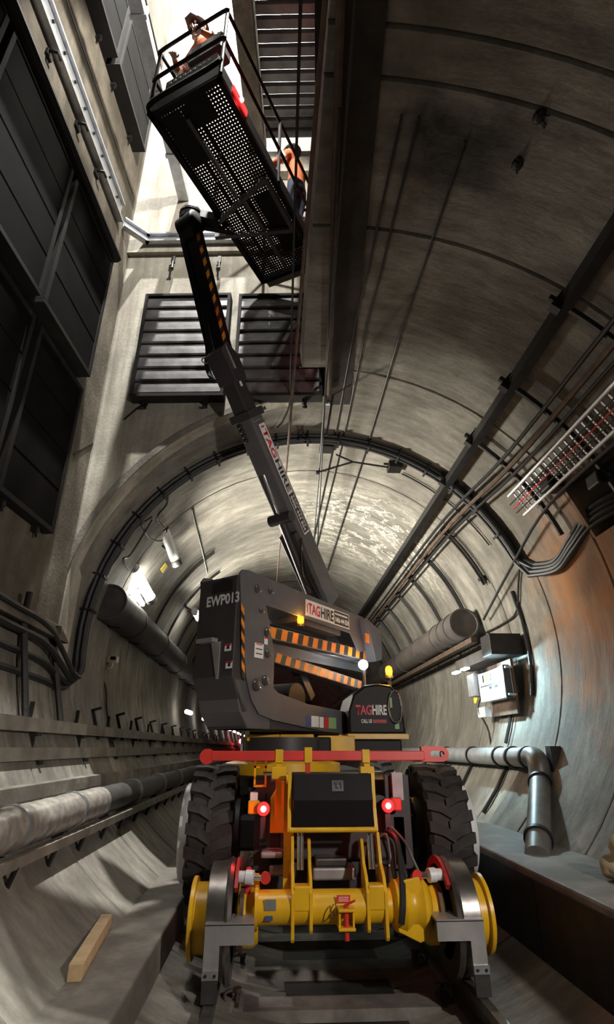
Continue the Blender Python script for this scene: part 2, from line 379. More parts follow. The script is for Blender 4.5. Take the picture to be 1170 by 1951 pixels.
# back wall of the shaft over the portal arch
def arch_pt(deg, R):                       # point of the arch (radius R) on the back wall plane, shaft x and z
    a = rad(deg); X = TX + R * math.cos(a); z = TZ + R * math.sin(a)
    x = (X - SO.x + SW.x / SW.y * 0) / SU.x * 1.0
    return x, z
TOP = 23.0
XR = 2.93
bw_ = MB(); A = [182 - i * (182 - 88) / 40 for i in range(41)]
vs = []; fs = []
for d in A:
    x, z = arch_pt(d, 2.94)
    vs += [S(x, 0, z), S(x, 0, TOP), S(x, 0.3, z), S(x, 0.3, TOP)]
for i in range(40):
    o = i * 4; fs += [(o, o + 4, o + 5, o + 1), (o + 2, o + 3, o + 7, o + 6), (o, o + 2, o + 6, o + 4), (o + 1, o + 5, o + 7, o + 3)]
bw_.add(vs, fs)
bw_.box(-0.4, 0.02, 0, 0.3, 2.0, TOP, S)
wall_back = struct(bw_.build('wall_back', M['shaft']))
# upper back wall stands a little proud above a ledge
struct(MB().box(0, XR, -0.07, 0, sb(400, 486)[1], TOP, S).build('trim_1', M['shaft']))
# rounded portal rim between the wall plane and the lining
rim = MB(); vs = []; fs = []
rows = 5
for d in A:
    x, z = arch_pt(d, 2.94); p0 = S(x, -0.02, z); p1 = vault(d, 6.28, 0.0)
    q0 = S(*(lambda t: (t[0], -0.02, t[1]))(arch_pt(d, 3.02)))
    vs.append(q0)
    for k in range(rows):
        t = k / (rows - 1); b = p0.lerp(p1, t); n_ = V((TX - b.x, 0, TZ - b.z)).normalized()
        vs.append(b - n_ * 0.03 * math.sin(PI * t))
for i in range(len(A) - 1):
    for k in range(rows):
        o = i * (rows + 1) + k; fs.append((o, o + 1, o + rows + 2, o + rows + 1))
rim.add(vs, fs); ro = rim.build('trim_2', M['vault'], smooth=True); struct(ro)
# left shaft wall, right shaft wall, ceiling and ledges
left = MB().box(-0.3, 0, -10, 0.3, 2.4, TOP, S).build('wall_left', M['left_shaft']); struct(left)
struct(MB().box(XR, XR + 0.3, -10, 0.0, 5.42, TOP, S).build('wall_shaft', M['dark_shaft']))
struct(MB().box(-0.3, XR + 0.3, -10, 0.3, TOP, TOP + 0.3, S).build('ceiling', M['shaft']))
lg = MB(); vs = []
lg.hexa([S(-0.1, -10, 2.42), V((-2.70, -4, 2.42)), V((-2.70, 5.9, 2.42)), S(-0.1, 0, 2.42), S(-0.1, -10, 2.6), V((-2.80, -4, 2.6)), V((-2.80, 5.9, 2.6)), S(-0.1, 0, 2.6)])
struct(lg.build('trim_3', M['left_shaft']))
# wall corner: broken chamfer strip at the junction and the crack lines of the pours
ck = MB()
def crack(pts, fn, wd=0.012):
    for (a, b) in zip(pts, pts[1:]): ck.beam(fn(*a), fn(*b), wd, 0.02)
cx = lambda px, py: S(sb(px, py)[0], -0.003, sb(px, py)[1])
cl_ = lambda px, py: S(0.003, sl(px, py)[0], sl(px, py)[1])
crack([(140, 866), (165, 850), (190, 838), (212, 820), (228, 803)], cl_)
crack([(236, 800), (262, 778), (300, 756)], cx)
crack([(126, 0), (253, 369)], cl_, 0.01)
ck.build('pour_joint', M['black_steel'], wall_back)
# floor, walkways, channel
struct(MB().box(-1.25, 0.98, -2, 70, -0.5, -0.22).build('floor', M['invert']))
wl = MB(); wl.hexa([(-1.95, -2, -0.4), (-1.19, -2, -0.4), (-1.19, 70, -0.4), (-1.95, 70, -0.4), (-1.95, -2, 0.25), (-1.21, -2, 0.25), (-1.21, 70, 0.25), (-1.95, 70, 0.25)])
struct(wl.build('walkway_left', M['floor'], bevel=0.015))
struct(MB().box(1.385, 2.3, -2, 70, -0.5, 0.60).build('walkway_right', M['floor'], bevel=0.02))
struct(MB().box(0.98, 1.385, -2, 70, -0.5, -0.26).build('drain_channel', M['invert']))
kf = thing('kerb_dark_sheet', (1.375, 2, -.2), 'added black sheet darkening the face of the right walkway above the drain', 'added sheet')  # black sheets added over the kerb face to make it darker
for k in range(14): MB().box(1.372, 1.384, -1 + 1.8 * k, .79 + 1.8 * k, -.19, .55).build('dark_sheet', M['black_steel'], kf)
tag(MB().box(0.985, 1.38, -1.9, 60, -0.26, -0.20).build('drain_water', M['water']), 'dark rippled water standing in the drain channel beside the right walkway', 'water')
# ================================================================ TRACK
def rail_profile(): return [(-.07, 0), (.07, 0), (.07, .012), (.012, .03), (.012, .105), (.036, .118), (.036, .15), (.028, .158), (-.028, .158), (-.036, .15), (-.036, .118), (-.012, .105), (-.012, .03), (-.07, .012)]
for s in (-1, 1):
    mb = MB(); mb.prism(rail_profile(), lambda a, b, d, s=s: V((s * 0.835 + a, d, b - 0.158)), -1.5, 60)
    tag(mb.build('rail', M['rail']), 'worn steel running rail on the %s of the track under the machine' % ('left' if s < 0 else 'right'), 'rail', 'running rails of the track')
def make_sleeper():
    root = thing('sleeper', (0, 0, 0), 'concrete sleeper of the track between and under the two rails', 'sleeper', 'concrete track sleepers')
    b = MB(); b.hexa([(-1.18, -.14, -.22), (1.0, -.14, -.22), (1.0, .14, -.22), (-1.18, .14, -.22), (-1.16, -.11, -.165), (.98, -.11, -.165), (.98, .11, -.165), (-1.16, .11, -.165)])
    b.build('block', M['sleeper'], root)
    for s in (-1, 1):
        q = MB().box(s * .835 - .16, s * .835 + .16, -.09, .09, -.165, -.15).build('baseplate', M['fasten'], root)
        for k in (-1, 1):
            x = s * .835 + k * .115
            c = MB(); c.tube(smooth_path([(x - k * .04, -.05, -.145), (x - k * .05, -.02, -.10), (x, .0, -.09), (x + k * .04, .03, -.12), (x + k * .02, .06, -.145)], 4), .012, 6)
            child(c.build('rail_clip', M['fasten']), root)
            d = MB(); d.cyl((x + k * .03, 0, -.15), (x + k * .03, 0, -.085), .018, 8); d.cyl((x + k * .03, 0, -.10), (x + k * .03, 0, -.075), .03, 6)
            d.build('bolt', M['fasten'], root)
    return root
def dup(root, loc, label=None):
    r = root.copy(); col.objects.link(r); r.location = loc
    if label: r['label'] = label
    for ch in list(root.children):
        c = ch.copy(); col.objects.link(c); c.parent = r
        for g in ch.children:
            d = g.copy(); col.objects.link(d); d.parent = c
    return r
sl0 = make_sleeper()
yy = 2.55; first = True
while yy < 9.5:
    if first: sl0.location = (0, yy, 0); first = False
    else: dup(sl0, (0, yy, 0), 'concrete sleeper of the track, number %s from the bottom of the picture' % ('two three four five six seven eight nine ten eleven twelve'.split()[int(round((yy - 2.55) / .68)) - 1]))
    yy += 0.68
# cover slabs on the sleeper ends at the left, with anchor bolts
for i, (yy, px0, px1) in enumerate(((2.55, -1.17, -.98), (3.2, -1.17, -.98), (3.88, -1.17, -.98))):
    t = thing('joint_plate', (-1.07, yy, -.165), ('nearest', 'second', 'third')[i] + ' square steel plate bolted down on the sleeper ends left of the track', 'plate', 'bolted plates left of the track')
    MB().box(-1.16, -.985, yy - .16, yy + .16, -.168, -.14).build('plate', M['guard'] if False else M['sleeper'], t, bevel=.004)
    for k in (-1, 1):
        b = MB(); b.cyl((-1.07, yy + k * .1, -.14), (-1.07, yy + k * .1, -.10), .012, 8); b.cyl((-1.07, yy + k * .1, -.14), (-1.07, yy + k * .1, -.118), .024, 6); b.build('bolt', M['fasten'], t)
# timber on the left walkway
a = atZ(140, 1872, .25); b = atZ(200, 1768, .25)
t = MB(); t.beam(a + V((0, 0, .04)), b + V((0, 0, .04)), .075, .08)
tag(t.build('timber_batten', M['wood'], bevel=.004), 'short length of pale raw timber lying on the left walkway', 'timber')

# ================================================================ SHAFT FITTINGS
def damper(name, label, cat, group, org, ax, up, out, wd, ht, dep, n, mt_blade, mt_frame, fw=.05, curve=True, recess=.03):
    """blade damper: frame of four bars, n horizontal blades; org = lower left corner on the wall"""
    org = V(org); root = thing(name, org, label, cat, group)
    P = lambda a, b, d: org + ax * a + up * b + out * d
    f = MB()
    for (a0, a1, b0, b1, nm) in ((0, wd, 0, fw, 0), (0, wd, ht - fw, ht, 0), (0, fw, fw, ht - fw, 0), (wd - fw, wd, fw, ht - fw, 0)):
        MB().box(a0, a1, b0, b1, 0, dep, P).build('frame_bar', mt_frame, root, bevel=.004)
    bh = (ht - 2 * fw) / n
    for i in range(n):
        z0 = fw + i * bh; z1 = z0 + bh - .012; d = dep - recess
        if curve: poly = [(z0, d - .075), (z0, d + .004), (z0 + bh * .12, d + .010), (z0 + bh * .5, d + .002), (z1 - .01, d - .010), (z1, d - .018), (z1, d - .075)]
        else: poly = [(z0, d - .05), (z0, d), (z1, d - .003), (z1, d - .05)]
        MB().prism(poly, lambda u_, v_, q: P(q, u_, v_), fw, wd - fw).build('blade', mt_blade, root)
    return root, P
# two louvre dampers on the back wall
for i, (l, r, lab) in enumerate((((245, 755), (440, 557), 'left louvre damper on the shaft back wall, striped by the boom shadow'), ((441, 754), (612, 557), 'right louvre damper on the shaft back wall, below the end of the basket'))):
    D = .16
    x0, z0 = sb(*l, D); x1, z1 = sb(*r, D)
    if i == 0: x1 = sb(437, 600, D)[0]
    else: x0 = sb(447, 680, D)[0]
    root, P = damper('louvre_damper', lab, 'damper', 'louvre dampers on the back wall', S(x0, 0, z0), SU, V((0, 0, 1)), -SW, x1 - x0, z1 - z0, D, 8, M['louver'], M['damper_frame'], .045, True, .02)
    for fx in (.15, .8):
        b = MB(); w_ = x1 - x0; b.tube(smooth_path([P(fx * w_, 0.0, .05), P(fx * w_, -.06, .05), P(fx * w_ + .02, -.12, .07), P(fx * w_ - .02, -.13, .09)], 4), .016, 6); b.box(fx * w_ - .03, fx * w_ + .03, -.05, 0, .02, .08, P); b.build('hanger_bracket', M['black_steel'], root)
# dark steel dampers on the left wall: two rows, plus the row high above
def left_damper(y0, y1, z0, z1, dep, label, n=4, hood=False):
    root, P = damper('wall_damper', label, 'damper', 'dark dampers on the left shaft wall', S(0, y0, z0), SW, V((0, 0, 1)), SU, y1 - y0, z1 - z0, dep, n, M['damper'], M['damper_frame'], .05, False, .012)
    for fx in (.2, .8):
        P2 = P; b = MB(); w_ = y1 - y0
        b.box(fx * w_ - .025, fx * w_ + .025, -.06, 0, 0, .07, P2); b.tube([P2(fx * w_, -.06, .05), P2(fx * w_, -.11, .06)], .014, 6); b.build('hanger_bracket', M['black_steel'], root)
    return root
def LY(px, py, d): return sl(px, py, d)
d1 = .12
yA1, zA1 = LY(160, 742, d1); yA0, zA0 = LY(96, 1012, d1)
yL = LY(78, 625, d1)[0]
left_damper(yL, yA1, zA0, zA1, d1, 'lower dark steel damper on the left wall nearest the tunnel portal')
left_damper(yL - 1.32, yL - .10, zA0, zA1, d1, 'lower dark steel damper cut by the left edge of the picture')
d2 = .22
yB1, zB1 = LY(217, 500, d2); zB0 = LY(174, 722, d2)[1]; yB0 = LY(80, 590, d2)[0]
left_damper(yB0, yB1, zB0, zB1, d2, 'middle-height dark damper on the left wall nearest the tunnel portal')
left_damper(yB0 - 1.30, yB0 - .07, zB0, zB1, d2, 'middle-height dark damper on the left wall, second from the portal')
left_damper(yB0 - 2.6, yB0 - 1.37, zB0, zB1, d2, 'middle-height dark damper at the upper left corner of the picture')
hz = LY(219, 461, .3)[1]
hd = thing('damper_hood', S(.15, yB1 - 1.2, zB1 + .1), 'long black sheet hood running above the middle row of dark dampers', 'hood')
for k in range(3): MB().prism([(0, zB1 + .02), (.26, zB1 + .02), (.30, zB1 + .06), (.30, hz), (0, hz + .06)], lambda a_, b_, q: S(a_, q, b_), yB1 - 1.3 * (k + 1) + .02, yB1 - 1.3 * k + .02).build('sheet', M['black_steel'], hd)
d3 = .2
yE, zE = LY(277, 290, d3)
left_damper(yE - 1.15, yE, zE, zE + 2.3, d3, 'high dark damper on the left wall just left of the basket', 4)
left_damper(yE - 2.4, yE - 1.22, zE, zE + 2.3, d3, 'high dark damper on the left wall cut by the top of the picture', 4)
left_damper(yE - 3.65, yE - 2.47, zE, zE + 2.3, d3, 'high dark damper on the left wall behind the first two', 4)
# galvanised channels
y0, z0 = LY(80, 20, .06); y1, z1 = LY(233, 412, .06); zt = LY(243, 404, .06)[1]
ch = MB(); ch.prism([(0, z0), (.09, z0), (.09, z0 + .03), (.03, z0 + .03), (.03, zt - .03), (.07, zt - .03), (.07, zt), (0, zt)], lambda a_, b_, q: S(a_, q, b_), y0 - .6, y1)
cho = tag(ch.build('wall_channel', M['galv']), 'long galvanised channel fixed level along the left shaft wall', 'channel')
for k in range(9):
    q = MB().cyl(S(.03, y1 - .2 - k * .28, (z0 + zt) / 2 + .06), S(.055, y1 - .2 - k * .28, (z0 + zt) / 2 + .06), .018, 6).build('bolt', M['black_steel'], cho)
zc = sb(340, 460, .08)[1]
c2 = MB(); pr = lambda base, dr: [(0, zc - .07), (.09, zc - .07), (.09, zc - .04), (.03, zc - .04), (.03, zc + .09), (.08, zc + .09), (.08, zc + .12), (0, zc + .12)]
c2.prism(pr(0, 0), lambda a_, b_, q: S(q, -.07 - a_, b_), .28, 1.95)
dg = V((-.28, -.28))
def diag(a_, b_, q): return S(.28 - q * .72 + a_ * .7, -.07 - q * .72 - a_ * .7, b_)
c2.prism(pr(0, 0), diag, 0, .39)
c2o = tag(c2.build('corner_channel', M['galv']), 'bent galvanised channel on the back wall corner beside the boom head', 'channel')
# bracket hooks
for i, (px, py) in enumerate(((96, 105), (150, 241), (186, 331))):
    yy, zz = LY(px, py, .03)
    b = MB(); b.box(0, .03, yy - .05, yy + .05, zz - .04, zz + .04, S); b.tube([S(.02, yy - .03, zz + .02), S(.12, yy - .02, zz), S(.12, yy + .05, zz)], .018, 6)
    tag(b.build('wall_hook', M['black_steel']), 'small black bracket hook under the long channel, ' + ('nearest the top of the picture', 'middle one of three', 'nearest the bent channel')[i], 'hook', 'black hooks below the long channel')
for i, (px, py) in enumerate(((330, 500), (418, 500))):
    x, z = sb(px, py, .08); b = MB(); b.box(x - .025, x + .025, -.11, -.07, z - .02, z + .1, S); b.tube([S(x, -.1, z), S(x + .01, -.12, z - .16)], .014, 6); b.tube([S(x - .02, -.12, z - .16), S(x + .03, -.12, z - .16)], .02, 6)
    tag(b.build('hanging_clamp', M['black_steel']), 'small hanging clamp above the louvre, ' + ('left of the boom', 'right of the boom')[i], 'clamp', 'hanging clamps above the louvres')
# galvanised duct running level behind the basket
x, z = sb(352, 392, .0)
g = MB(); g.prism([(x - .08, z), (x + .08, z), (x + .08, z + .16), (x - .08, z + .16)], lambda a_, b_, q: S(a_, q, b_), -5.0, -.08)
go = g.build('service_duct', M['galv']); tag(go, 'long square galvanised duct passing above and left of the basket', 'duct')
for k in range(6): MB().box(x - .1, x + .1, -.8 - k * .8, -.75 - k * .8, z - .02, z + .18, S).build('joint_band', M['galv'], go)
# steel deck over the right part of the shaft
zd = 10.6
dx0 = S(0, 0, 0); xa, xb = None, None
p = atZ(490, 60, zd) - SO; xa = p.dot(SU); xb = XR
deck = thing('deck_soffit', S((xa + xb) / 2, -2.5, zd), 'ribbed steel deck overhead to the right of the basket', 'deck')
k = 0; yy = -.15
while yy > -5.0:
    MB().prism([(yy, zd + .05), (yy - .03, zd), (yy - .13, zd), (yy - .16, zd + .05), (yy - .16, zd + .06), (yy, zd + .06)], lambda a_, b_, q: S(q, a_, b_), xa, xb).build('deck_pan', M['deckm'] if 'deckm' in M else M['galv'], deck)
    yy -= .162
gb = MB(); gb.box(xa - .28, xa - .02, -5.5, -.08, zd - .25, zd + .3, S); tag(gb.build('deck_girder', M['left_shaft']), 'grey girder edging the ribbed steel deck above the basket', 'girder')
tag(MB().box(xb - 1.1, xb, -.22, -.08, zd - .9, zd - .55, S).build('lintel_beam', M['shaft']), 'pale concrete lintel across the back wall under the steel deck', 'beam')
tag(MB().box(xb - .16, xb - .08, -.2, -.1, zd - 2.4, zd - .1, S).build('upright_post', M['white_paint']), 'slim pale upright against the back wall behind the right worker', 'post')
tag(MB().box(xb - .9, xb - .05, -.24, -.12, zd - 2.1, zd - 1.98, S).build('cross_channel', M['galv']), 'galvanised cross channel on the back wall behind the right worker', 'channel')
# ladder behind the right worker
ld = thing('wall_ladder', S(xb - .1, -.15, 8.0), 'small steel ladder rungs beside the dark shaft beam behind the right worker', 'ladder')
for k in (0, 1): MB().cyl(S(xb - .22 + k * .17, -.14, 7.3), S(xb - .22 + k * .17, -.14, 8.6), .012, 6).build('stringer', M['galv'], ld)
for k in range(9): MB().cyl(S(xb - .22, -.14, 7.4 + k * .13), S(xb - .05, -.14, 7.4 + k * .13), .01, 6).build('rung', M['galv'], ld)
# dark steel beam along the right edge of the shaft
zb = 6.15
bm_ = MB(); bm_.prism([(XR - .06, zb), (XR + .0, zb), (XR + .0, zb + .9), (XR - .06, zb + .9)], lambda a_, b_, q: S(a_, q, b_), -7, -.03)
bm_.prism([(XR - .13, zb - .02), (XR + .0, zb - .02), (XR + .0, zb + .03), (XR - .13, zb + .03)], lambda a_, b_, q: S(a_, q, b_), -7, -.03)
bmo = tag(bm_.build('shaft_edge_beam', M['black_steel']), 'dark steel beam running along the right edge of the shaft opening', 'beam')
for (px, py) in ((622, 100), (622, 345)):
    p = onplane(px, py, S(XR - .1, 0, 0), SU) - SO
    yy = p.dot(SW)
    MB().box(XR - .17, XR - .02, yy - .12, yy + .12, zb + .1, zb + .45, S).build('beam_bracket', M['black_steel'], bmo)
pp = MB(); pp.tube([S(XR + .02, -6, 5.36), S(XR + .02, -.3, 5.36)], .03, 8); tag(pp.build('edge_conduit', M['rust']), 'rusty conduit along the vault edge under the dark shaft beam', 'conduit')
sq = [sb(628, 770, .05), sb(640, 690, .05)]
tag(MB().box(XR - .02, XR + .04, -.06, -.02, sq[0][1], sq[0][1] + .55, S).build('pale_strip', M['white_paint']), 'narrow white strip at the lower right corner of the right louvre', 'strip')
# rods and wires hanging along the axis
def wire(name, pts, r, mt, label, cat, group=None):
    return tag(MB().tube(pts, r, 7).build(name, mt, smooth=True), label, cat, group)
zw = 5.0
pA = atZ(640, 0, zw); pB = atZ(588, 380, zw); pC = atZ(560, 717, zw)
d = (pC - pB).normalized()
wire('contact_wire', [pB - d * 4.0, pC, pC + d * 22], .016, M['rust'], 'thicker rusty overhead rod passing in front of the basket', 'wire', 'overhead wires')
pB = atZ(570, 100, 5.6); pC = atZ(555, 650, 5.6); d = (pC - pB).normalized()
wire('catenary_wire', smooth_path([pB - d * 2, pC, atZ(553, 760, 5.45), atZ(540, 800, 5.35), atZ(528, 815, 5.3)], 5), .012, M['cable'], 'thin overhead wire ending in a curl above the boom', 'wire', 'overhead wires')
for i, (a_, b_, zz) in enumerate((((633, 580), (598, 1030), 5.05), ((622, 700), (612, 900), 5.1))):
    q0 = atZ(*a_, zz); q1 = atZ(*b_, zz); d = (q1 - q0).normalized()
    wire('hanging_wire', [q0 - d * 2.5, q1, q1 + d * 10], .011, M['cable'], 'thin black overhead wire right of the boom, ' + ('outer of two', 'inner of two')[i], 'wire', 'overhead wires')
for i, (X_, y0_, y1_) in enumerate(((.28, 2.2, 14), (.40, 2.2, 11), (.75, 2.3, 15))):  # black rods in place of the shadows the overhead wires cast on the vault
    zz = TZ + math.sqrt((TR - .02) ** 2 - (X_ - TX) ** 2)
    wire('crown_shadow_rod', [(X_ + .02, y0_, zz), (X_ - .02, y0_ + 2, zz), (X_, y0_ + 4, zz), (X_ - .05, y1_, zz)], .009, M['cable'], 'thin black rod standing in for a wire shadow on the vault crown, ' + ('nearest the boom', 'middle one', 'rightmost one')[i], 'conduit', 'wire shadow rods along the vault crown')
cb = smooth_path([atY(572, 700, 5.2), atY(580, 678, 5.2), atY(600, 670, 5.25), atY(625, 685, 5.3), atY(634, 710, 5.35), atY(636, 740, 5.4), atY(622, 830, 5.5)], 5)
wire('looped_cable', cb, .014, M['cable'], 'looped black cable in front of the right louvre lower corner', 'cable')
# ================================================================ TUNNEL SERVICES
# arch of black cables just inside the portal
CY = 6.32
bund = []
for i in range(4):
    off = .05 + .055 * (i % 2); yy = CY + .07 * (i // 2) + .02
    if i < 4:
        pts = [vault(a_, yy, off) for a_ in range(22, 180, 4)]
        tail = [V((2.72 - .03 * i, 6.15, 3.50 - .05 * i)), V((2.74, 5.7, 3.40 - .04 * i)), V((2.72, 5.25, 3.52 - .05 * i)), V((2.76, 4.9, 3.68 - .06 * i)), V((2.9, 4.5, 3.72 - .06 * i)), V((3.2, 4.1, 3.7 - .06 * i))]
        lf = [vault(184, yy, off), vault(189, yy - .05, off), V((-2.72 + .03 * i, 6.0, 1.98 + .05 * i)), V((-2.72, 5.4, 2.0 + .16 * i)), V((-2.74, 4.5, 2.02 + .17 * i)), V((-2.76, 2.5, 2.05 + .17 * i))]
        pts = smooth_path(tail[::-1], 9) + pts + smooth_path(lf, 8)
    wire('arch_cable', pts, .032 if i % 2 == 0 else .026, M['cable'], ('innermost thick', 'second', 'third thick', 'outermost')[i] + ' black cable of the bundle arching round the tunnel portal', 'cable', 'black cables arching over the portal')
for a_ in range(30, 178, 9):
    b = MB(); p0 = vault(a_, CY, 0); nrm = V((math.cos(rad(a_)), 0, math.sin(rad(a_))))
    b.beam(p0 - nrm * .135 + V((0, -.03, 0)), p0 - nrm * .135 + V((0, .15, 0)), .03, .02, nrm); b.beam(p0 + V((0, -.03, 0)), p0 - nrm * .14 + V((0, -.03, 0)), .03, .02)
    tag(b.build('cable_clip', M['black_steel']), 'small black clip holding the arched cable bundle to the lining', 'clip', 'clips of the arched cables')
# big dark duct at the left, and the brown duct at the right
def duct(name, X, Z, r, y0, y1, mt, label, bands):
    root = thing(name, (X, y0, Z - r), label, 'duct')
    prof = [(0, r * .80), (0, r), (.03, r + .006)]
    MB().lathe([(.02, r * .01), (.02, r * .86), (0, r * .9), (0, r), (y1 - y0, r)], (X, y0, Z), (0, 1, 0), 28).build('tube', mt, root, smooth=True)
    for k in bands: MB().lathe([(0, r), (0, r + .012), (.05, r + .012), (.05, r)], (X, y0 + k, Z), (0, 1, 0), 28).build('joint_band', mt, root, smooth=True)
    return root
dl = atY(207, 1146, 6.9); dL = duct('ventilation_duct', dl.x, dl.z, .235, 6.9, 60, M['duct_l'], 'thick dark round duct along the left wall under the bright lamp', (1.2, 3, 5.2, 8, 11, 15, 20))
for k in range(12):
    yy = 7.4 + k * 1.2; b = MB(); p0 = vault(171, yy, 0); b.beam(p0, V((dl.x, yy, dl.z - .22)), .04, .05); b.tube([V((dl.x + .245 * math.cos(rad(q)), yy, dl.z + .245 * math.sin(rad(q)))) for q in range(60, 300, 20)], .014, 6); b.build('hanger', M['black_steel'], dL)
dr = atY(885, 1187, 8.3); dR = duct('supply_duct', dr.x, dr.z, .24, 8.3, 60, M['duct'], 'brown round duct along the right haunch with an open capped end', (.35, .75, 1.2, 2.5, 4, 6))
for k in range(8):
    yy = 8.6 + k * 1.2; b = MB(); b.beam(vault(15, yy, 0), V((dr.x + .1, yy, dr.z - .2)), .05, .06); b.build('hanger', M['black_steel'], dR)
MB().beam((dr.x + .05, 8.1, dr.z - .3), (dr.x + .05, 24, dr.z - .3), .1, .08).build('support_rail', M['rust'], dR)
# bright lamp and dead lamp at the left haunch
def tube_lamp(name, a, b, label, lit, r=.055):
    a = V(a); b = V(b); d = (b - a).normalized(); root = thing(name, a, label, 'lamp', None)
    MB().tube([a, a + d * .02, b - d * .02, b], [r * .8, r, r, r * .8], 16).build('diffuser', M['bulb'] if lit else M['tubeoff'], root, smooth=True)
    for p, q in ((a - d * .08, a + d * .03), (b - d * .03, b + d * .06)): MB().cyl(p, q, r * 1.15, 14).build('end_cap', M['black_steel'] if not lit else M['galv'], root, smooth=True)
    wn = V((a.x - TX, 0, a.z - TZ)).normalized()
    for p in (a.lerp(b, .2), a.lerp(b, .8)): MB().beam(p + wn * r, p + wn * .3, .03, .03).build('bracket', M['black_steel'], root)
    MB().beam(a.lerp(b, .05) + wn * r, a.lerp(b, .95) + wn * r, .09, .02, wn).build('reflector', M['galv'], root)
    return root
M['tubeoff'] = mat('milky_tube', (0.62, 0.63, 0.60), .25, .1, .08, 6, 0)
lampA = tube_lamp('work_lamp', atY(254, 1082, 7.55), atY(287, 1140, 8.15), 'blazing white tube lamp on the left haunch above the dark duct', True, .075)
MB().beam(atY(246, 1110, 7.7), atY(272, 1152, 8.2), .06, .05).build('second_tube', M['bulb'], lampA)
lampC = tube_lamp('work_lamp', (-2.15, 10.9, 3.95), (-2.15, 11.5, 3.95), 'second lit tube lamp on the left haunch hidden beyond the counterweight', True, .06)
lampB = tube_lamp('tube_lamp', atY(311, 1005, 7.5), atY(335, 1070, 7.9), 'milky tube lamp hanging above the blazing one on the left haunch', False, .075)
for i, (pts, lab) in enumerate((
    ([(320, 935), (318, 960), (300, 985), (312, 1005)], 'thin loop of lamp cable between the arch and the unlit tube lamp'),
    ([(270, 975), (272, 1000), (285, 1025), (308, 1030), (318, 1010)], 'thick drooping lamp cable beside the unlit tube lamp'),
    ([(200, 1090), (225, 1060), (255, 1010), (290, 985)], 'long thin cable along the portal edge left of the lamps'),
    ([(365, 970), (372, 1000), (385, 1050), (395, 1095)], 'straight dark conduit running down the lining right of the unlit lamp'),
    ([(290, 990), (250, 1055), (235, 1065), (245, 1085)], 'lamp lead from the arch to the blazing lamp'))):
    wire('lamp_cable', smooth_path([vray(px, py, .03) for (px, py) in pts], 6), .012, M['cable'], lab, 'cable', 'lamp cables on the left haunch')
b = MB(); p = atY(237, 1092, 7.6); b.box(p.x - .1, p.x + .1, p.y - .1, p.y + .1, p.z - .08, p.z + .08); tag(b.build('junction_box', M['galv'], bevel=.01), 'small grey junction box left of the blazing lamp', 'box')
p = vault(148, 8.4, .012); tg = MB(); p = atY(305, 1077, 8.5)
wn = V((p.x - TX, 0, p.z - TZ)).normalized(); p = V((TX, 8.5, TZ)) + wn * (TR - .012)
tg.beam(p + V((0, -.09, 0)), p + V((0, .09, 0)), .13, .012, wn); tag(tg.build('wall_tag', M['mark_yellow']), 'small yellow tag on the lining beside the lamps', 'tag')
# camera on a bracket
p = atY(208, 1258, 7.7); cc = thing('wall_camera', (p.x, p.y, p.z - .1), 'small white wall camera on a bracket on the left wall', 'camera')
MB().box(p.x - .02, p.x + .12, p.y - .05, p.y + .05, p.z - .035, p.z + .05).build('housing', M['white_paint'], cc, bevel=.01)
MB().box(p.x + .03, p.x + .10, p.y - .06, p.y - .045, p.z, p.z + .045).build('lens', M['gloss_black'], cc)
MB().tube(smooth_path([p + V((.05, 0, -.03)), p + V((.03, 0, -.1)), p + V((-.1, 0, -.11)), p + V((-.3, 0, -.1))], 4), .018, 6).build('arm', M['white_paint'], cc)
wire('camera_cable', smooth_path([p + V((-.15, 0, -.11)), vault(189, 7.6, .02), vault(196, 7.6, .02), vault(206, 7.55, .02)], 5), .012, M['cable'], 'thin black cable running down the wall from the white camera', 'cable')
# cable troughs along the left wall
def trough(X, px, py0, py1, label, y0=1.0, split=None):
    z1 = atX(px, py0, X).z; z0 = atX(px, py1, X).z
    root = thing('cable_trough', (X, y0, z0), label, 'trough', 'cable troughs along the left wall')
    L = 3.0; y = y0
    while y < 45:
        MB().prism([(X - .16, z0), (X, z0), (X, z1), (X - .16, z1), (X - .16, z1 - .02), (X - .02, z1 - .02), (X - .02, z0 + .02), (X - .16, z0 + .02)], lambda a_, b_, q: V((a_, q, b_)), y, y + L - .012).build('trough_length', M['tray'], root)
        y += L
    y = y0 + .5
    while y < 26:
        b = MB(); b.beam(V((X - .2, y, z0 - .02)), V((X + .02, y, z0 - .02)), .04, .03); b.beam(V((X - .1, y, z0 - .02)), V((X - .1, y, z1 + .14)), .03, .03); b.build('bracket', M['black_steel'], root)
        y += 1.2
    return root
trough(-2.52, 40, 1364, 1392, 'upper grey cable trough along the left tunnel wall')
trough(-2.46, 40, 1424, 1450, 'lower grey cable trough along the left tunnel wall')
X = -2.33; z1 = atX(40, 1500, X).z; z0 = atX(40, 1528, X).z
cv = thing('kerb_cover', (X, 1, z0), 'pale flat cover strip above the wrapped pipe on the left', 'cover')
yy = 1.0
while yy < 45:
    q = MB(); q.hexa([(X - .28, yy, z0 + .02), (X, yy, z0), (X, yy + 2.4, z0), (X - .28, yy + 2.4, z0 + .02), (X - .28, yy, z1 + .03), (X - .01, yy, z1), (X - .01, yy + 2.4, z1), (X - .28, yy + 2.4, z1 + .03)]); q.build('cover_length', M['floor'], cv); yy += 2.415
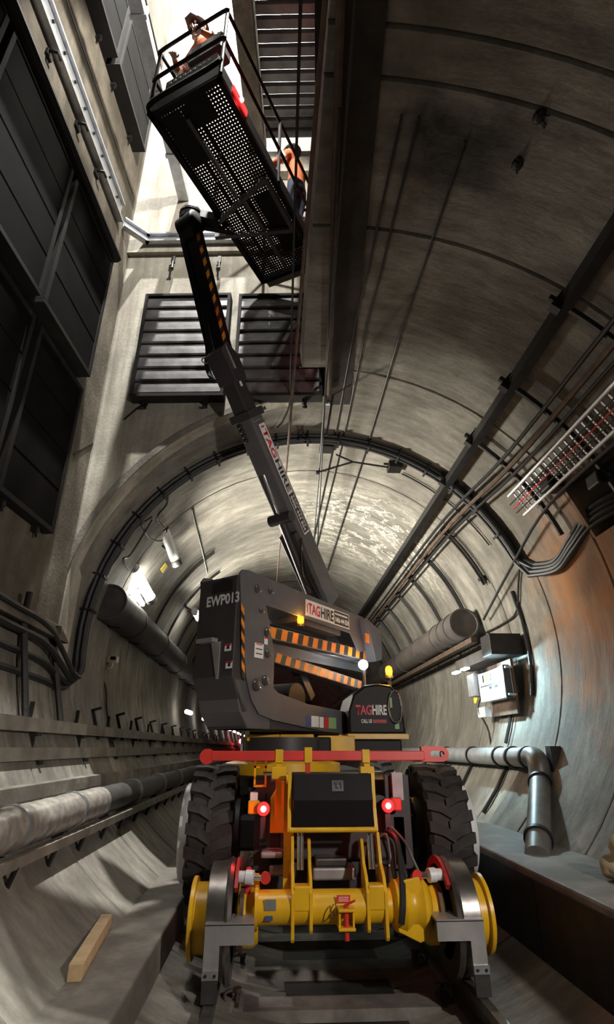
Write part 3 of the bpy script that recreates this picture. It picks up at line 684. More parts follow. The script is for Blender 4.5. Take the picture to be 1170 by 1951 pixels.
# wrapped pipe with clamps, continuing as dark pipe
p = atX(90, 1558, -2.12); rp = .125
pw = thing('wrapped_pipe', (p.x, 1, p.z - rp), 'thick pipe low on the left wall, wrapped in shiny ribbed lagging', 'pipe')
n = 90; pts = [V((p.x, 1.0 + 4.75 * i / n, p.z)) for i in range(n + 1)]
MB().tube(pts, [rp + .006 * math.sin(i * 2.1) + .003 * random.random() for i in range(n + 1)], 20).build('lagging', M['wrap'], pw, smooth=True)
MB().tube([V((p.x, 5.74, p.z)), V((p.x, 45, p.z))], rp * .97, 18).build('bare_pipe', M['duct_l'], pw, smooth=True)
for yy in (3.9, 5.0, 7, 8.5, 10, 12): MB().lathe([(0, rp), (0, rp + .015), (.05, rp + .015), (.05, rp)], (p.x, yy, p.z), (0, 1, 0), 20).build('clamp_ring', M['galv'], pw, smooth=True)
for k in range(14):
    yy = 2.4 + k * 1.2; MB().beam(V((p.x + .04, yy, p.z - rp)), V((p.x - .3, yy, p.z - rp - .22)), .04, .05).build('pipe_bracket', M['black_steel'], pw)
# lower angle rail with hooks
X = -2.0; p = atX(100, 1622, X)
ar = thing('angle_rail', (X, 1, p.z), 'rusty steel angle with hooks running below the wrapped pipe', 'rail')
MB().prism([(X, p.z), (X + .02, p.z), (X + .02, p.z + .06), (X - .05, p.z + .06), (X - .05, p.z + .045), (X, p.z + .045)], lambda a_, b_, q: V((a_, q, b_)), 1, 30).build('angle', M['tray'], ar)
for k in range(26):
    yy = 3.2 + k * .62; MB().tube([V((X + .01, yy, p.z + .01)), V((X - .05, yy + .05, p.z - .12)), V((X - .11, yy + .09, p.z - .18))], .018, 6).build('hook', M['black_steel'], ar)
# thin lines on the left wall
for i, (px, py, r) in enumerate(((0, 1485, .012), (0, 1478, .01))):
    p = atX(px, py, -2.5); wire('signal_cable', [V((-2.5, 1.5, p.z)), V((-2.5, 30, p.z - .02))], r, M['cable'], 'thin signal cable along the left wall under the troughs, ' + ('lower', 'upper'[:])[i], 'cable', 'signal cables on the left wall')
# vertical conduits at the left
for i, (px, y0_, y1_) in enumerate(((128, 1240, 1390), (32, 1180, 1375), (46, 1180, 1375))):
    a_ = atY(px + 10, y0_, 5.7 if i == 0 else 4.9); b_ = atY(px - 4, y1_, 5.7 if i == 0 else 4.9)
    a_.x = vault(180, 0, .05).x; b_.x = -math.sqrt(max(.1, (TR - .06) ** 2 - (b_.z - TZ) ** 2)) + TX
    wire('riser_conduit', [a_ + V((0, 0, .25)), a_, b_], .03, M['black_steel'], 'dark vertical conduit on the left wall by the portal, ' + ('nearest the tunnel', 'furthest left', 'second from left')[i], 'conduit', 'riser conduits left of the portal')
# short brackets row on the left wall
for k in range(16):
    yy = 7.0 + k * 1.1
    b = MB(); b.beam(vault(196, yy, .015), vault(203, yy, .02), .035, .03, (0, 1, 0)); b.beam(vault(196, yy, .0), vault(196, yy, .12), .03, .03)
    tag(b.build('wall_bracket', M['black_steel']), 'short black bracket in the row above the left cable troughs', 'bracket', 'brackets above the left cable troughs')
# ladder of small cables left of the EWP (lining ribs)
for k in range(9):
    yy = 9.6 + k * 1.2
    b = MB()
    for dd in (0, .09): b.tube([vault(a_, yy + dd, .03) for a_ in range(128, 172, 4)], .014, 5)
    tag(b.build('rib_bar', M['black_steel']), 'first second third fourth fifth sixth seventh eighth ninth'.split()[k] + ' dark twin rib bar on the left haunch counting from the lamps', 'bar', 'twin rib bars on the left haunch')
# far lamps along the left side
for k in range(9):
    yy = 13 + k * 3.2
    p = vault(190, yy, .3); t_ = tag(MB().tube([p, p + V((.02, .55, 0))], .05, 8).build('tunnel_lamp', M['bulb2']), 'small white tube lamp in the far row along the left wall', 'lamp', 'far row of tunnel lamps')
for k in range(2):
    p = vault(202, 30 + 7 * k, .5); tag(MB().sphere(p, .12, 6).build('red_signal', M['red_lamp']), 'red warning light far down the tunnel beside the left wall', 'light', 'far red lights')
# ---------------- right side
X = 1.80; Zr = 4.70
rr = thing('cable_rail', (X, 1, Zr), 'long dark steel rail under the right haunch carrying cross arms', 'rail')
MB().prism([(X - .05, Zr - .05), (X + .05, Zr - .05), (X + .05, Zr + .05), (X - .05, Zr + .05)], lambda a_, b_, q: V((a_ + .02 * b_ * 0, q, b_)), 1.2, 15).build('channel', M['black_steel'], rr)
for yy in (2.1, 3.15, 4.2, 5.25, 6.3):
    MB().tube([vault(a_, yy, .10) for a_ in range(20, 54, 3)], .03, 6).build('cross_arm', M['black_steel'], rr)
    MB().beam(vault(51, yy, -.02), vault(51, yy, .2), .07, .09).build('foot', M['black_steel'], rr)
for i, (dg_, r, lab) in enumerate(((42, .022, 'upper'), (39.5, .028, 'second'), (37.5, .018, 'third'), (27, .018, 'lowest'))):
    pts = [vault(dg_, yy, .15) for yy in (1.0, 3, 5)] + [vault(dg_ + (2 if i < 3 else -6), 6.5, .12), vault(dg_ + (3 if i < 3 else -14), 8.0, .10)]
    if i < 3: pts += [vault(dg_ + 3, 12, .1), vault(dg_ + 3, 26, .1)]
    wire('haunch_cable', smooth_path(pts, 5), r, M['cable'] if i != 1 else M['rust'], lab + ' of the cables strung along the right haunch', 'cable', 'cables on the right haunch')
# perforated cable ladder, white edged
cl = thing('cable_ladder', vault(33, 2, .2), 'white-edged cable ladder on the right haunch holding thin red cables', 'ladder')
def LP(a_, yy, off=.14): return vault(a_, yy, off)
for dg_ in (35, 29): MB().tube([LP(dg_, yy, .16) for yy in (1.4, 3.6, 5.55)], .018, 6).build('stringer', M['white_paint'], cl)
for k in range(38):
    yy = 1.5 + k * .107; MB().beam(LP(35, yy), LP(29, yy), .02, .012).build('rung', M['galv'], cl)
for k in range(3): wire('red_cable', [LP(30.5 + k * 1.3, yy, .19) for yy in (1.4, 3.5, 5.6)], .008, M['ink_red'] if k == 1 else M['cable'], ('thin black cable in the white-edged ladder, lower', 'thin red cable lying in the white-edged ladder', 'thin black cable in the white-edged ladder, upper')[k], 'cable', 'cables in the white-edged ladder')
# clusters of black gear by the ladder end and the portal crown
for i, (dg_, yy) in enumerate(((27, 3.6), (24, 4.3), (30, 4.9))):
    b = MB(); p = vault(dg_, yy, .1); b.box(p.x - .09, p.x + .09, p.y - .1, p.y + .1, p.z - .07, p.z + .07); b.cyl(p + V((0, -.1, 0)), p + V((0, -.17, 0)), .03, 8)
    tag(b.build('cable_joint', M['black_steel'], bevel=.02), ('black cable joint box right of the ladder near the recess', 'black cable joint box at the mouth of the recess', 'black cable joint box at the end of the white-edged ladder')[i], 'box', 'cable joint boxes')
for i, (px, py) in enumerate(((622, 852), (752, 890))):
    p = atY(px, py, 6.7); b = MB(); b.box(p.x - .1, p.x + .1, p.y - .1, p.y + .1, p.z - .05, p.z + .06); b.beam(p + V((-.16, 0, .05)), p + V((.2, 0, .04)), .03, .03); b.beam(p, vault(math.degrees(math.atan2(p.z - TZ, p.x - TX)), 6.7, 0), .03, .03)
    tag(b.build('wire_support', M['black_steel'], bevel=.01), ('black wire support under the portal crown beside the hanging wires', 'black wire support under the arched cables right of the crown')[i], 'support', 'wire supports')
p = atY(605, 900, 6.7); q = atY(672, 880, 6.7); r_ = atY(752, 892, 6.7); s_ = atY(640, 866, 6.7)
b = MB(); b.tube([p, q, r_], .014, 6); b.tube([s_, q], .014, 6); b.cyl(p - V((.02, 0, 0)), p + V((.02, 0, 0)), .03, 8); tag(b.build('registration_arm', M['black_steel']), 'thin bent registration arm between the two wire supports', 'arm')
wire('crown_cable', [vault(a_, 6.85, .03) for a_ in range(30, 64, 3)], .012, M['cable'], 'thin cable under the arched bundle on the right haunch', 'cable')
# twin curved bars on the right haunch beyond the portal
for k in range(8):
    yy = 7.5 + k * 1.2; b = MB()
    for dd in (0, .09): b.tube([vault(a_, yy + dd, .05) for a_ in range(16 if k else 22, 44, 3)], .02, 6)
    b.beam(vault(43, yy + .05, -.01), vault(43, yy + .05, .12), .1, .05); b.beam(vault(19 if k else 24, yy + .05, -.01), vault(19 if k else 24, yy + .05, .1), .08, .05)
    tag(b.build('bracket_bar', M['black_steel']), 'nearest,second nearest,third nearest,fourth nearest,fifth nearest,sixth nearest,seventh nearest,farthest'.split(',')[k] + ' twin curved bracket bar on the right haunch beyond the portal', 'bar', 'twin bracket bars on the right haunch')
wire('drop_cable', smooth_path([vray(992, 1062, .04), vray(988, 1110, .03), vray(984, 1165, .03), vray(960, 1187, .03), vray(925, 1206, .03)], 6), .014, M['cable'], 'thin cable dropping from the arched bundle to the brown duct', 'cable')
# bolted rags on the near vault
for i, (px, py) in enumerate(((1028, 222), (987, 312))):
    d = ray(px, py); o = EYE - V((TX, 0, TZ)); A_ = d.x ** 2 + d.z ** 2; B_ = o.x * d.x + o.z * d.z; C_ = o.x ** 2 + o.z ** 2 - TR ** 2
    p = EYE + d * ((-B_ + math.sqrt(B_ * B_ - A_ * C_)) / A_)
    b = MB(); b.sphere(p, .045, 6, (1, 1.2, .6))
    for k in range(5): b.tube([p, p + V((random.uniform(-.07, .07), random.uniform(-.06, .06), -.03))], [.014, .006], 5)
    tag(b.build('anchor_tuft', M['black_steel']), ('upper', 'lower')[i] + ' black anchor tuft sticking out of the dark vault at upper right', 'anchor', 'anchors in the near vault')
# pipe with elbow down the right wall
pe = thing('service_pipe', (2.2, 6.3, .6), 'grey pipe along the right wall turning down through an elbow to the walkway', 'pipe')
zp = 1.30; xp = 2.42; rp = .105
MB().tube([(xp, 6.42, zp), (xp, 40, zp)], rp, 20).build('level_pipe', M['pipe_grey'], pe, smooth=True)
end = atZ(1010, 1628, .60) + V((.06, 0, -.03))
top = V((xp - .03, 6.22, zp - .20))
MB().tube(smooth_path([(xp, 6.45, zp), (xp, 6.34, zp), (xp - .01, 6.25, zp - .06), top, top.lerp(end, .08)], 5), rp * 1.08, 20).build('elbow', M['pipe_dark'], pe, smooth=True)
MB().tube([top.lerp(end, .05), end], rp, 20).build('down_pipe', M['pipe_dark'], pe, smooth=True)
for q, dd in ((top.lerp(end, .08), (end - top)), (top.lerp(end, .8), (end - top)), (V((xp, 6.5, zp)), V((0, 1, 0))), (V((xp, 6.9, zp)), V((0, 1, 0))), (V((xp, 7.3, zp)), V((0, 1, 0))), (V((xp, 8.3, zp)), V((0, 1, 0))), (V((xp, 9.6, zp)), V((0, 1, 0)))):
    MB().lathe([(-.02, rp), (-.02, rp + .018), (.02, rp + .018), (.02, rp)], q, dd, 20).build('clamp', M['black_steel'], pe, smooth=True)
for yy in (7.3, 8.6, 9.9, 11.2): 
    MB().tube([V((xp + .02, yy, zp - .1))] + [vault(a_, yy, .03) for a_ in (-30, -36, -43)], .022, 6).build('stay', M['black_steel'], pe)
MB().box(2.5, 2.62, 6.1, 6.22, 1.02, 1.42).build('end_bracket', M['black_steel'], pe)
# lit board on the right wall
BY = 8.35
bd = thing('control_board', (2.7, BY, 1.9), 'brightly lit wall board with canopy, grey box and cables on the right wall', 'board')
bx = 2.56
def BB(x0, x1, y0, y1, z0, z1, nm, mt, bev=.006): return MB().box(x0, x1, y0, y1, z0, z1).build(nm, mt, bd, bevel=bev)
pc = atX(945, 1240, bx); 
z_top = atX(940, 1275, bx).z; z_bot = atX(935, 1335, bx).z; yn = atX(960, 1300, bx).y; yf = atX(912, 1300, bx).y
BB(bx, bx + .12, yn, yf, z_bot, z_top, 'cabinet', M['white_paint'])
BB(bx - .006, bx, yn + .03, yf - .03, z_bot + .12, z_top - .02, 'lit_panel', M['panel'])
for k in range(5):
    BB(bx - .012, bx - .006, yn + .1 + k * (yf - yn - .2) / 5, yn + .1 + k * (yf - yn - .2) / 5 + .05, z_bot + .26, z_bot + .36, 'panel_mark', M['mark_yellow'] if k % 2 else M['ink'], 0)
BB(bx - .012, bx - .006, yn + .08, yf - .08, z_bot + .20, z_bot + .215, 'panel_mark', M['ink'], 0)
for k in range(2): BB(bx - .014, bx - .006, yn + .2 + k * .2, yn + .3 + k * .2, z_bot + .15, z_bot + .19, 'panel_button', M['ink'], 0)
BB(bx + .12, bx + .16, yn - .02, yf - .1, z_bot - .2, z_top + .1, 'backing_board', M['rust'])
BB(bx + .0, bx + .10, yn - .025, yn - .0, z_bot - .02, z_top + .02, 'side_door', M['dark_paint'])
for zz in (z_bot + .02, z_top - .03): BB(bx + .02, bx + .12, yn - .07, yn - .02, zz, zz + .03, 'door_clip', M['galv'])
BB(bx - .16, bx + .28, yn - .12, yn + .22, z_top + .14, z_top + .42, 'canopy', M['black_steel'])
BB(bx - .02, bx + .28, yn + .22, yf + .9, z_top + .16, z_top + .32, 'canopy_arm', M['duct'])
for k in range(2): BB(bx - .22, bx - .14, yf - .1 + k * .42, yf + .12 + k * .42, z_top + .07, z_top + .10, 'lamp_tube', M['teal'], .01)
BB(bx - .06, bx + .12, yf + .04, yf + .32, z_bot + .1, z_bot + .42, 'grey_box', M['pipe_grey'])
BB(bx + .0, bx + .1, yf - .1, yf + .2, z_bot - .2, z_bot - .06, 'socket_box', M['white_paint'])
MB().tube(smooth_path([(bx + .05, yf + .1, z_bot + .1), (bx, yf + .15, z_bot - .1), (bx + .08, yf + .05, z_bot - .4), (bx + .1, yf + .15, z_bot - .9)], 5), .012, 6).build('cable', M['cable'], bd)
MB().tube([vault(a_, yn - .25, .03) for a_ in (16, 8, 0, -6, -12)], .025, 6).build('side_conduit', M['cable'], bd)
p = vault(-9, 9.1, .01); n_ = V((p.x - TX, 0, p.z - TZ)).normalized()
q = MB(); q.lathe([(-.005, .09), (.005, .09)], p, n_, 14); yo = q.build('painted_mark', M['mark_yellow']); tag(yo, 'yellow painted oval mark on the right wall left below the board', 'mark')
b = MB(); b.tube([vault(a_, 7.55, .04) for a_ in (-14, -19, -24)], .022, 6); b.tube([vault(a_, 7.4, .04) for a_ in (-13, -15)], .02, 6); tag(b.build('pipe_strap', M['black_steel']), 'black strap post standing on the grey pipe below the board', 'strap')
# sack heap at the right edge
sk = atZ(1150, 1680, .6)
for i, (dx, dy, dz, r) in enumerate(((0.02, .0, .08, .10), (.06, -.22, .08, .11), (.04, -.1, .2, .10))):
    bmx = bmesh.new(); bmesh.ops.create_icosphere(bmx, subdivisions=3, radius=1)
    for v_ in bmx.verts:
        n_ = v_.co.copy(); k = 1 + .13 * math.sin(6 * n_.x + i) * math.sin(5 * n_.y + 2 * i) + .08 * math.sin(11 * n_.z + 7 * n_.x)
        v_.co = V((sk.x + .10 + dx + n_.x * r * k, sk.y + dy + n_.y * r * 1.2 * k, .6 + dz + max(-.09 if i < 2 else -.1, n_.z * r * .85 * k)))
    me = bpy.data.meshes.new('sand_bag'); bmx.to_mesh(me); bmx.free(); me.materials.append(M['hessian'])
    for p_ in me.polygons: p_.use_smooth = True
    o = bpy.data.objects.new('sand_bag', me); col.objects.link(o)
    tag(o, 'crumpled khaki sack on the right walkway at the picture edge, ' + ('leftmost', 'rightmost', 'top one')[i], 'sack', 'sacks on the right walkway')
# ================================================================ THE MACHINE
EW = thing('access_platform', (0, 6.4, 0), 'charcoal and yellow road-rail boom lift with raised basket standing on the track', 'boom lift')
def part(mb, name, mt, parent=None, smooth=None, bevel=0.0, label=None):
    o = mb.build(name, mt, parent if parent is not None else EW, smooth, bevel)
    if label: o['label'] = label
    return o
def bx_(x0, x1, y0, y1, z0, z1, name, mt, bevel=.004, parent=None, label=None): return part(MB().box(x0, x1, y0, y1, z0, z1), name, mt, parent, None, bevel, label)
# ---- tyres
def tyre(cx, cy, cz, r, wd, side):
    w = wd / 2; o = (cx - w, cy, cz)
    m = MB(); m.lathe([(.02, r * .50), (.0, r * .62), (.0, r * .86), (.03, r * .93), (w, r * .95), (wd - .03, r * .93), (wd, r * .86), (wd, r * .62), (wd - .02, r * .50)], o, (1, 0, 0), 36)
    n = 20
    for s in (-1, 1):
        for k in range(n):
            a = 2 * PI * (k + (.5 if s > 0 else 0)) / n
            def P(x, da, rr): return V((cx + s * x, cy + math.sin(a + da) * rr, cz + math.cos(a + da) * rr))
            ri, ro = r * .92, r * 1.0
            sk = .16
            for (xa, xb, da, db) in ((-.02, w * .45, 0, sk * .7), (w * .45, w * 1.0, sk * .7, sk)):
                hw = .075
                m.hexa([P(xa, da - hw, ri), P(xb, db - hw, ri), P(xb, db + hw, ri), P(xa, da + hw, ri), P(xa, da - hw, ro), P(xb, db - hw, ro * (.985 if xb > .9 * w else 1)), P(xb, db + hw, ro * (.985 if xb > .9 * w else 1)), P(xa, da + hw, ro)])
            xb = w; db = sk; hw = .075
            m.hexa([P(w * .96, db - hw, r * .80), P(w * 1.03, db - hw, r * .80), P(w * 1.03, db + hw, r * .80), P(w * .96, db + hw, r * .80), P(w * .96, db - hw, r * .985), P(w * 1.03, db - hw, r * .975), P(w * 1.03, db + hw, r * .975), P(w * .96, db + hw, r * .985)])
    t = part(m, 'tyre', M['rubber'])
    ox = cx + side * w
    part(MB().lathe([(0, .37), (side * .075, .375), (side * .09, .365), (side * .095, .30), (side * .10, .26), (side * .08, .10), (side * .12, .08), (side * .12, .02)], (ox - side * .01, cy, cz), (1, 0, 0), 32), 'wheel_disc', M['white_paint'], t, True)
    part(MB().lathe([(0, r * .5), (-side * .06, r * .48), (-side * .08, .1)], (cx - side * w * .9, cy, cz), (1, 0, 0), 24), 'wheel_rim', M['dark_paint'], t, True)
    return t
for cy in (5.42, 8.3):
    for s in (-1, 1): tyre(s * .985, cy, .735, .53, .36, s)
# ---- chassis
bx_(-.42, .42, 4.75, 9.2, .62, 1.05, 'chassis', M['dark_paint'], .02)
bx_(-.80, .80, 5.28, 5.56, .60, .86, 'axle', M['dark_paint'], .03); bx_(-.80, .80, 8.16, 8.44, .60, .86, 'axle', M['dark_paint'], .03)
bx_(-.62, .62, 4.95, 8.9, 1.02, 1.16, 'deck_plate', M['dark_paint'], .01)
for s in (-1, 1): bx_(s * .52 - .1, s * .52 + .1, 4.78, 4.82, .55, 1.2, 'rear_panel', M['dark_paint'], .006)
bx_(-.60, .60, 4.84, 5.0, .40, .62, 'under_beam', M['dark_paint'], .02)
# engine bits between the arms
for (x0, x1, z0, z1, mt) in ((-.5, -.36, .55, .62, M['steel']), (-.18, .14, .52, .60, M['guard']), (-.16, .08, .60, .66, M['steel']), (.28, .42, .5, .62, M['steel']), (-.56, -.4, .66, .70, M['guard'])):
    bx_(x0, x1, 4.58, 4.84, z0, z1, 'gearbox_cover', mt, .015)
bx_(.46, .58, 4.78, 4.86, .56, .92, 'oil_tank', M['guard'], .02)
bx_(-.66, -.60, 4.72, 4.8, .95, 1.08, 'rear_reflector', M['white_paint'], .004)
bx_(.47, .56, 4.72, 4.76, 1.02, 1.22, 'rear_plate', M['pipe_grey'], .004)
# ---- rail wheels
WY, WZ = 4.47, .335
for s in (-1, 1):
    rw = part(MB().lathe([(s * .73, .345), (s * .755, .36), (s * .765, .352), (s * .775, .335), (s * .89, .330), (s * .895, .322), (s * .895, .24), (s * .73, .24)], (0, WY, WZ), (1, 0, 0), 44), 'rail_wheel', M['steel'], None, True)
    part(MB().lathe([(s * .88, .20), (s * .985, .20), (s * .99, .235), (s * 1.015, .235), (s * 1.02, .225), (s * 1.02, .16), (s * .97, .15), (s * .97, .02)], (0, WY, WZ + .01), (1, 0, 0), 36), 'hub_drum', M['yellow'], rw, True)
    part(MB().prism([(.30 * math.cos(rad(q)), .30 * math.sin(rad(q))) for q in range(40, 141, 10)] + [(.352 * math.cos(rad(q)), .352 * math.sin(rad(q))) for q in range(140, 39, -10)], lambda a_, b_, q, s=s: V((s * q, WY + a_, WZ + b_)), .700, .722), 'guard_ring', M['red_dark'], rw)
    part(MB().lathe([(s * .56, .16), (s * .60, .185), (s * .70, .185), (s * .72, .14)], (0, WY, WZ + .02), (1, 0, 0), 28), 'inner_hub', M['yellow'], rw, True)
    part(MB().lathe([(s * .66, .205), (s * .66, .215), (s * .685, .215), (s * .685, .205)], (0, WY, WZ + .02), (1, 0, 0), 28), 'brake_disc', M['rust'], rw, True)
    # silver rail guard
    yg = 4.10
    poly = [(.58, .39), (.885, .39), (.885, .10), (.79, .10), (.79, .285), (.58, .285)]
    g = part(MB().prism([(s * a_, b_) for a_, b_ in poly], lambda a_, b_, q: V((a_, q, b_)), yg, yg + .012), 'rail_guard', M['guard'])
    part(MB().box(s * .58, s * .885, yg, yg + .22, .385, .397), 'guard_top', M['guard'], g)
    part(MB().box(s * .60, s * .62, yg + .01, yg + .3, .30, .385), 'guard_arm', M['guard'], g)
    part(MB().box(s * .788, s * .887, yg - .012, yg, .12, .165), 'flap_clamp', M['galv'], g)
    for k in (.81, .865): part(MB().cyl((s * k, yg - .02, .142), (s * k, yg - .01, .142), .009, 6), 'bolt', M['black_steel'], g)
    part(MB().box(s * .79, s * .885, yg - .008, yg + .006, .008, .125), 'rubber_flap', M['rubber'], g)
    # white actuator
    xa = .71
    ac = part(MB().tube([(s * .70, 4.32, .60), (s * .655, 4.31, .60), (s * .65, 4.31, .60), (s * .60, 4.30, .598)], [.036, .036, .044, .044], 14), 'brake_actuator', M['white_paint'], None, True)
    part(MB().cyl((s * .60, 4.30, .598), (s * .545, 4.29, .598), .018, 10), 'actuator_rod', M['chrome'], ac, True)
    part(MB().lathe([(-.012, .018), (-.012, .036), (.012, .036), (.012, .018)], (s * .52, 4.29, .598), (0, 1, 0), 16), 'rod_eye', M['red'], ac, True)
    bx_(*sorted((s * .56, s * .66)), 4.40, 4.44, .42, .60, 'wheel_arm', M['yellow'] if s < 0 else M['dark_paint'], .01)
bx_(-.66, -.62, 4.35, 4.55, .33, .62, 'wheel_arm', M['red'], .01)
# ---- axle tube with plates
AX, AZ = 4.33, .425
ax = part(MB().lathe([(-.585, .11), (-.585, .125), (-.565, .125), (-.565, .098), (.33, .098)], (0, AX, AZ), (1, 0, 0), 32), 'axle_tube', M['yellow'], None, True)
part(MB().lathe([(.33, .098), (.36, .15), (.42, .165), (.46, .14), (.50, .14), (.54, .165), (.56, .16), (.60, .11)], (0, AX + .02, AZ + .0), (1, 0, 0), 24), 'axle_casting', M['yellow'], ax, True)
for (x, z0, z1) in ((-.335, .255, .84), (-.215, .30, .80), (.165, .30, .80), (.285, .255, .84)):
    poly = [(4.22, z0 + .02), (4.235, z0), (4.26, z0), (4.30, .30), (4.42, .34), (4.46, .50), (4.44, .62), (4.50, z1 - .05), (4.50, z1), (4.43, z1), (4.36, .66), (4.27, .60), (4.22, .52)]
    part(MB().prism(poly, lambda a_, b_, q, x=x: V((x + q, a_, b_)), -.011, .011), 'lift_plate', M['yellow'], ax, None, .003)
for x in (-.275, .225): part(MB().box(x - .055, x + .055, 4.225, 4.33, .42, .56), 'tube_saddle', M['yellow'], ax, None, .01)
for x in (-.29, -.265, .215, .24): part(MB().cyl((x, 4.44, .86), (x, 4.40, .62), .012, 10), 'ram_rod', M['chrome'], ax, True)
part(MB().box(-.52, -.445, AX - .105, AX - .098, .43, .49), 'rating_plate', M['galv'], ax); part(MB().box(-.515, -.465, AX - .103, AX - .09, .375, .40), 'blue_label', M['blue'], ax)
# coupling with red pin
cp = part(MB().box(-.045, .065, 4.13, 4.25, .435, .452), 'coupling_clevis', M['yellow'], None, None, .004)
part(MB().box(-.045, .065, 4.13, 4.25, .335, .352), 'clevis_lower', M['yellow'], cp, None, .004)
for x in (-.04, .05): part(MB().box(x, x + .012, 4.16, 4.25, .35, .44), 'clevis_cheek', M['yellow'], cp)
part(MB().cyl((.01, 4.17, .28), (.01, 4.17, .47), .016, 12), 'coupling_pin', M['red'], cp, True)
part(MB().beam((.0, 4.15, .468), (.06, 4.12, .50), .022, .012), 'pin_handle', M['red'], cp)
tg_ = part(MB().box(-.045, .045, 4.222, 4.228, .468, .508), 'warning_tag', M['red'], cp)
for k in range(3): part(MB().box(-.033, .033, 4.219, 4.222, .476 + .010 * k, .479 + .010 * k), 'tag_line', M['white'], tg_)
part(MB().tube(smooth_path([(-.07, 4.18, .47), (-.09, 4.17, .44), (-.08, 4.16, .41), (-.055, 4.17, .43), (-.06, 4.18, .48)], 4), .004, 5), 'spring_clip', M['chrome'], cp)
# ---- tool box
tb = part(MB().prism([(4.36, .885), (4.72, .885), (4.72, 1.225), (4.40, 1.225), (4.33, 1.055)], lambda a_, b_, q: V((q, a_, b_)), -.335, .245), 'tool_box', M['gloss_black'], None, None, .006)
part(MB().cyl((-.36, 4.35, .868), (.265, 4.35, .868), .017, 10), 'box_lip', M['yellow'], tb, True)
nrm_t = V((0, -.17, -.07)).normalized()
ex = V((1, 0, 0)); ey = V((0, .07, .17)).normalized()
em0 = V((-.015, 4.352, 1.11)) - ey * .0
def EM(a_, b_, q): return em0 + V((-.035, 0, 0)) + ex * a_ + ey * b_ - ex.cross(ey) * 0 + (ex.cross(ey)) * (q + .0015)
em = part(MB().box(0, .085, 0, .075, -.002, .003, EM), 'emblem_plate', M['emb'] if 'emb' in M else M['charcoal'], tb)
for (a0, a1, b0, b1) in ((.01, .075, .06, .066), (.01, .038, .046, .055), (.024, .034, .022, .05), (.024, .045, .018, .028), (.048, .07, .046, .055), (.06, .07, .016, .055)):
    part(MB().box(a0, a1, b0, b1, .003, .005, EM), 'emblem_mark', M['ink'], em)
for x in (-.36, .262):
    part(MB().prism([(4.34, .86), (4.40, .86), (4.46, 1.0), (4.46, 1.22), (4.40, 1.23), (4.38, 1.0)], lambda a_, b_, q, x=x: V((x + q, a_, b_)), -.012, .012), 'box_bracket', M['yellow'], tb)
part(MB().cyl((-.385, 4.43, 1.19), (-.345, 4.43, 1.19), .035, 12), 'box_pivot', M['yellow'], tb, True)
# ---- posts and red bar
RY, RZ = 4.55, 1.345
rb = part(MB().box(-.96, .70, RY - .035, RY + .035, RZ - .035, RZ + .035), 'tow_bar', M['red'], None, None, .006)
part(MB().lathe([(-.03, .022), (-.03, .055), (.03, .055), (.03, .022)], (-.995, RY, RZ - .005), (0, 1, 0), 20), 'bar_eye', M['red'], rb, True)
sl_ = MB()
N_ = 8; outer = [(.68, -.055)] + [(.84 + .055 * math.cos(-PI / 2 + PI * k / N_), .055 * math.sin(-PI / 2 + PI * k / N_)) for k in range(N_ + 1)] + [(.68, .055)]
inner = [(.77 + .022 * math.cos(-PI / 2 - PI * k / N_), .022 * math.sin(-PI / 2 - PI * k / N_)) for k in range(N_ + 1)]
inner2 = [(.84 + .022 * math.cos(PI / 2 - PI * k / N_), .022 * math.sin(PI / 2 - PI * k / N_)) for k in range(N_ + 1)]
ring_out = [(.68, -.055), (.77, -.055)] + [(.84 + .055 * math.cos(-PI / 2 + PI * k / N_), .055 * math.sin(-PI / 2 + PI * k / N_)) for k in range(N_ + 1)] + [(.77, .055), (.68, .055)]
# slotted end: outer loop minus slot, cut into two halves
lower = [(.68, 0), (.68, -.055)] + [(.84 + .055 * math.cos(-PI / 2 + PI / 2 * k / N_), .055 * math.sin(-PI / 2 + PI / 2 * k / N_)) for k in range(N_ + 1)] + [(.84 + .022 * math.cos(-PI / 2 * k / N_), .022 * math.sin(-PI / 2 * k / N_)) for k in range(N_ + 1)] + [(.77 + .022 * math.cos(-PI / 2 - PI / 2 * k / N_), .022 * math.sin(-PI / 2 - PI / 2 * k / N_)) for k in range(N_ + 1)]
for f_ in (1, -1): sl_.prism([(a_, f_ * b_) for a_, b_ in lower], lambda a_, b_, q: V((a_, RY + q, RZ + .012 + b_)), -.03, .03)
part(sl_, 'slotted_eye', M['red'], rb)
for i, x in enumerate((-.44, -.215, .235)):
    part(MB().box(x - .03, x + .03, RY - .045, RY + .045, RZ - .05, RZ + (.06 if i == 1 else .045)), 'bar_clamp', M['yellow'], rb, None, .004)
part(MB().box(-.235, -.20, RY - .03, RY + .03, RZ - .12, RZ - .05), 'bar_stop', M['red'], rb)
for x, lean in ((-.44, .0), (.24, .04)):
    po = part(MB().beam((x, RY + .0, RZ - .04), (x + lean, RY + .02, .93), .045, .045, (0, 1, 0)), 'bar_post', M['yellow'])
    part(MB().box(x - .055, x + .055, RY - .05, RY + .04, RZ - .16, RZ - .075), 'post_collar', M['yellow'], po, None, .006)
    part(MB().cyl((x - .12 * (1 if lean == 0 else -1), RY, RZ - .12), (x, RY, RZ - .12), .01, 8), 'collar_pin', M['chrome'], po)
part(MB().prism([(-.50, .80), (-.39, .80), (-.39, 1.16), (-.42, 1.16), (-.50, 1.04)], lambda a_, b_, q: V((a_, q, b_)), 4.74, 4.77), 'side_bracket', M['yellow'], None, None, .006)
part(MB().beam((-.37, 4.60, .40), (-.37, 4.60, 1.2), .05, .05, (0, 1, 0)), 'upright_tube', M['yellow'])
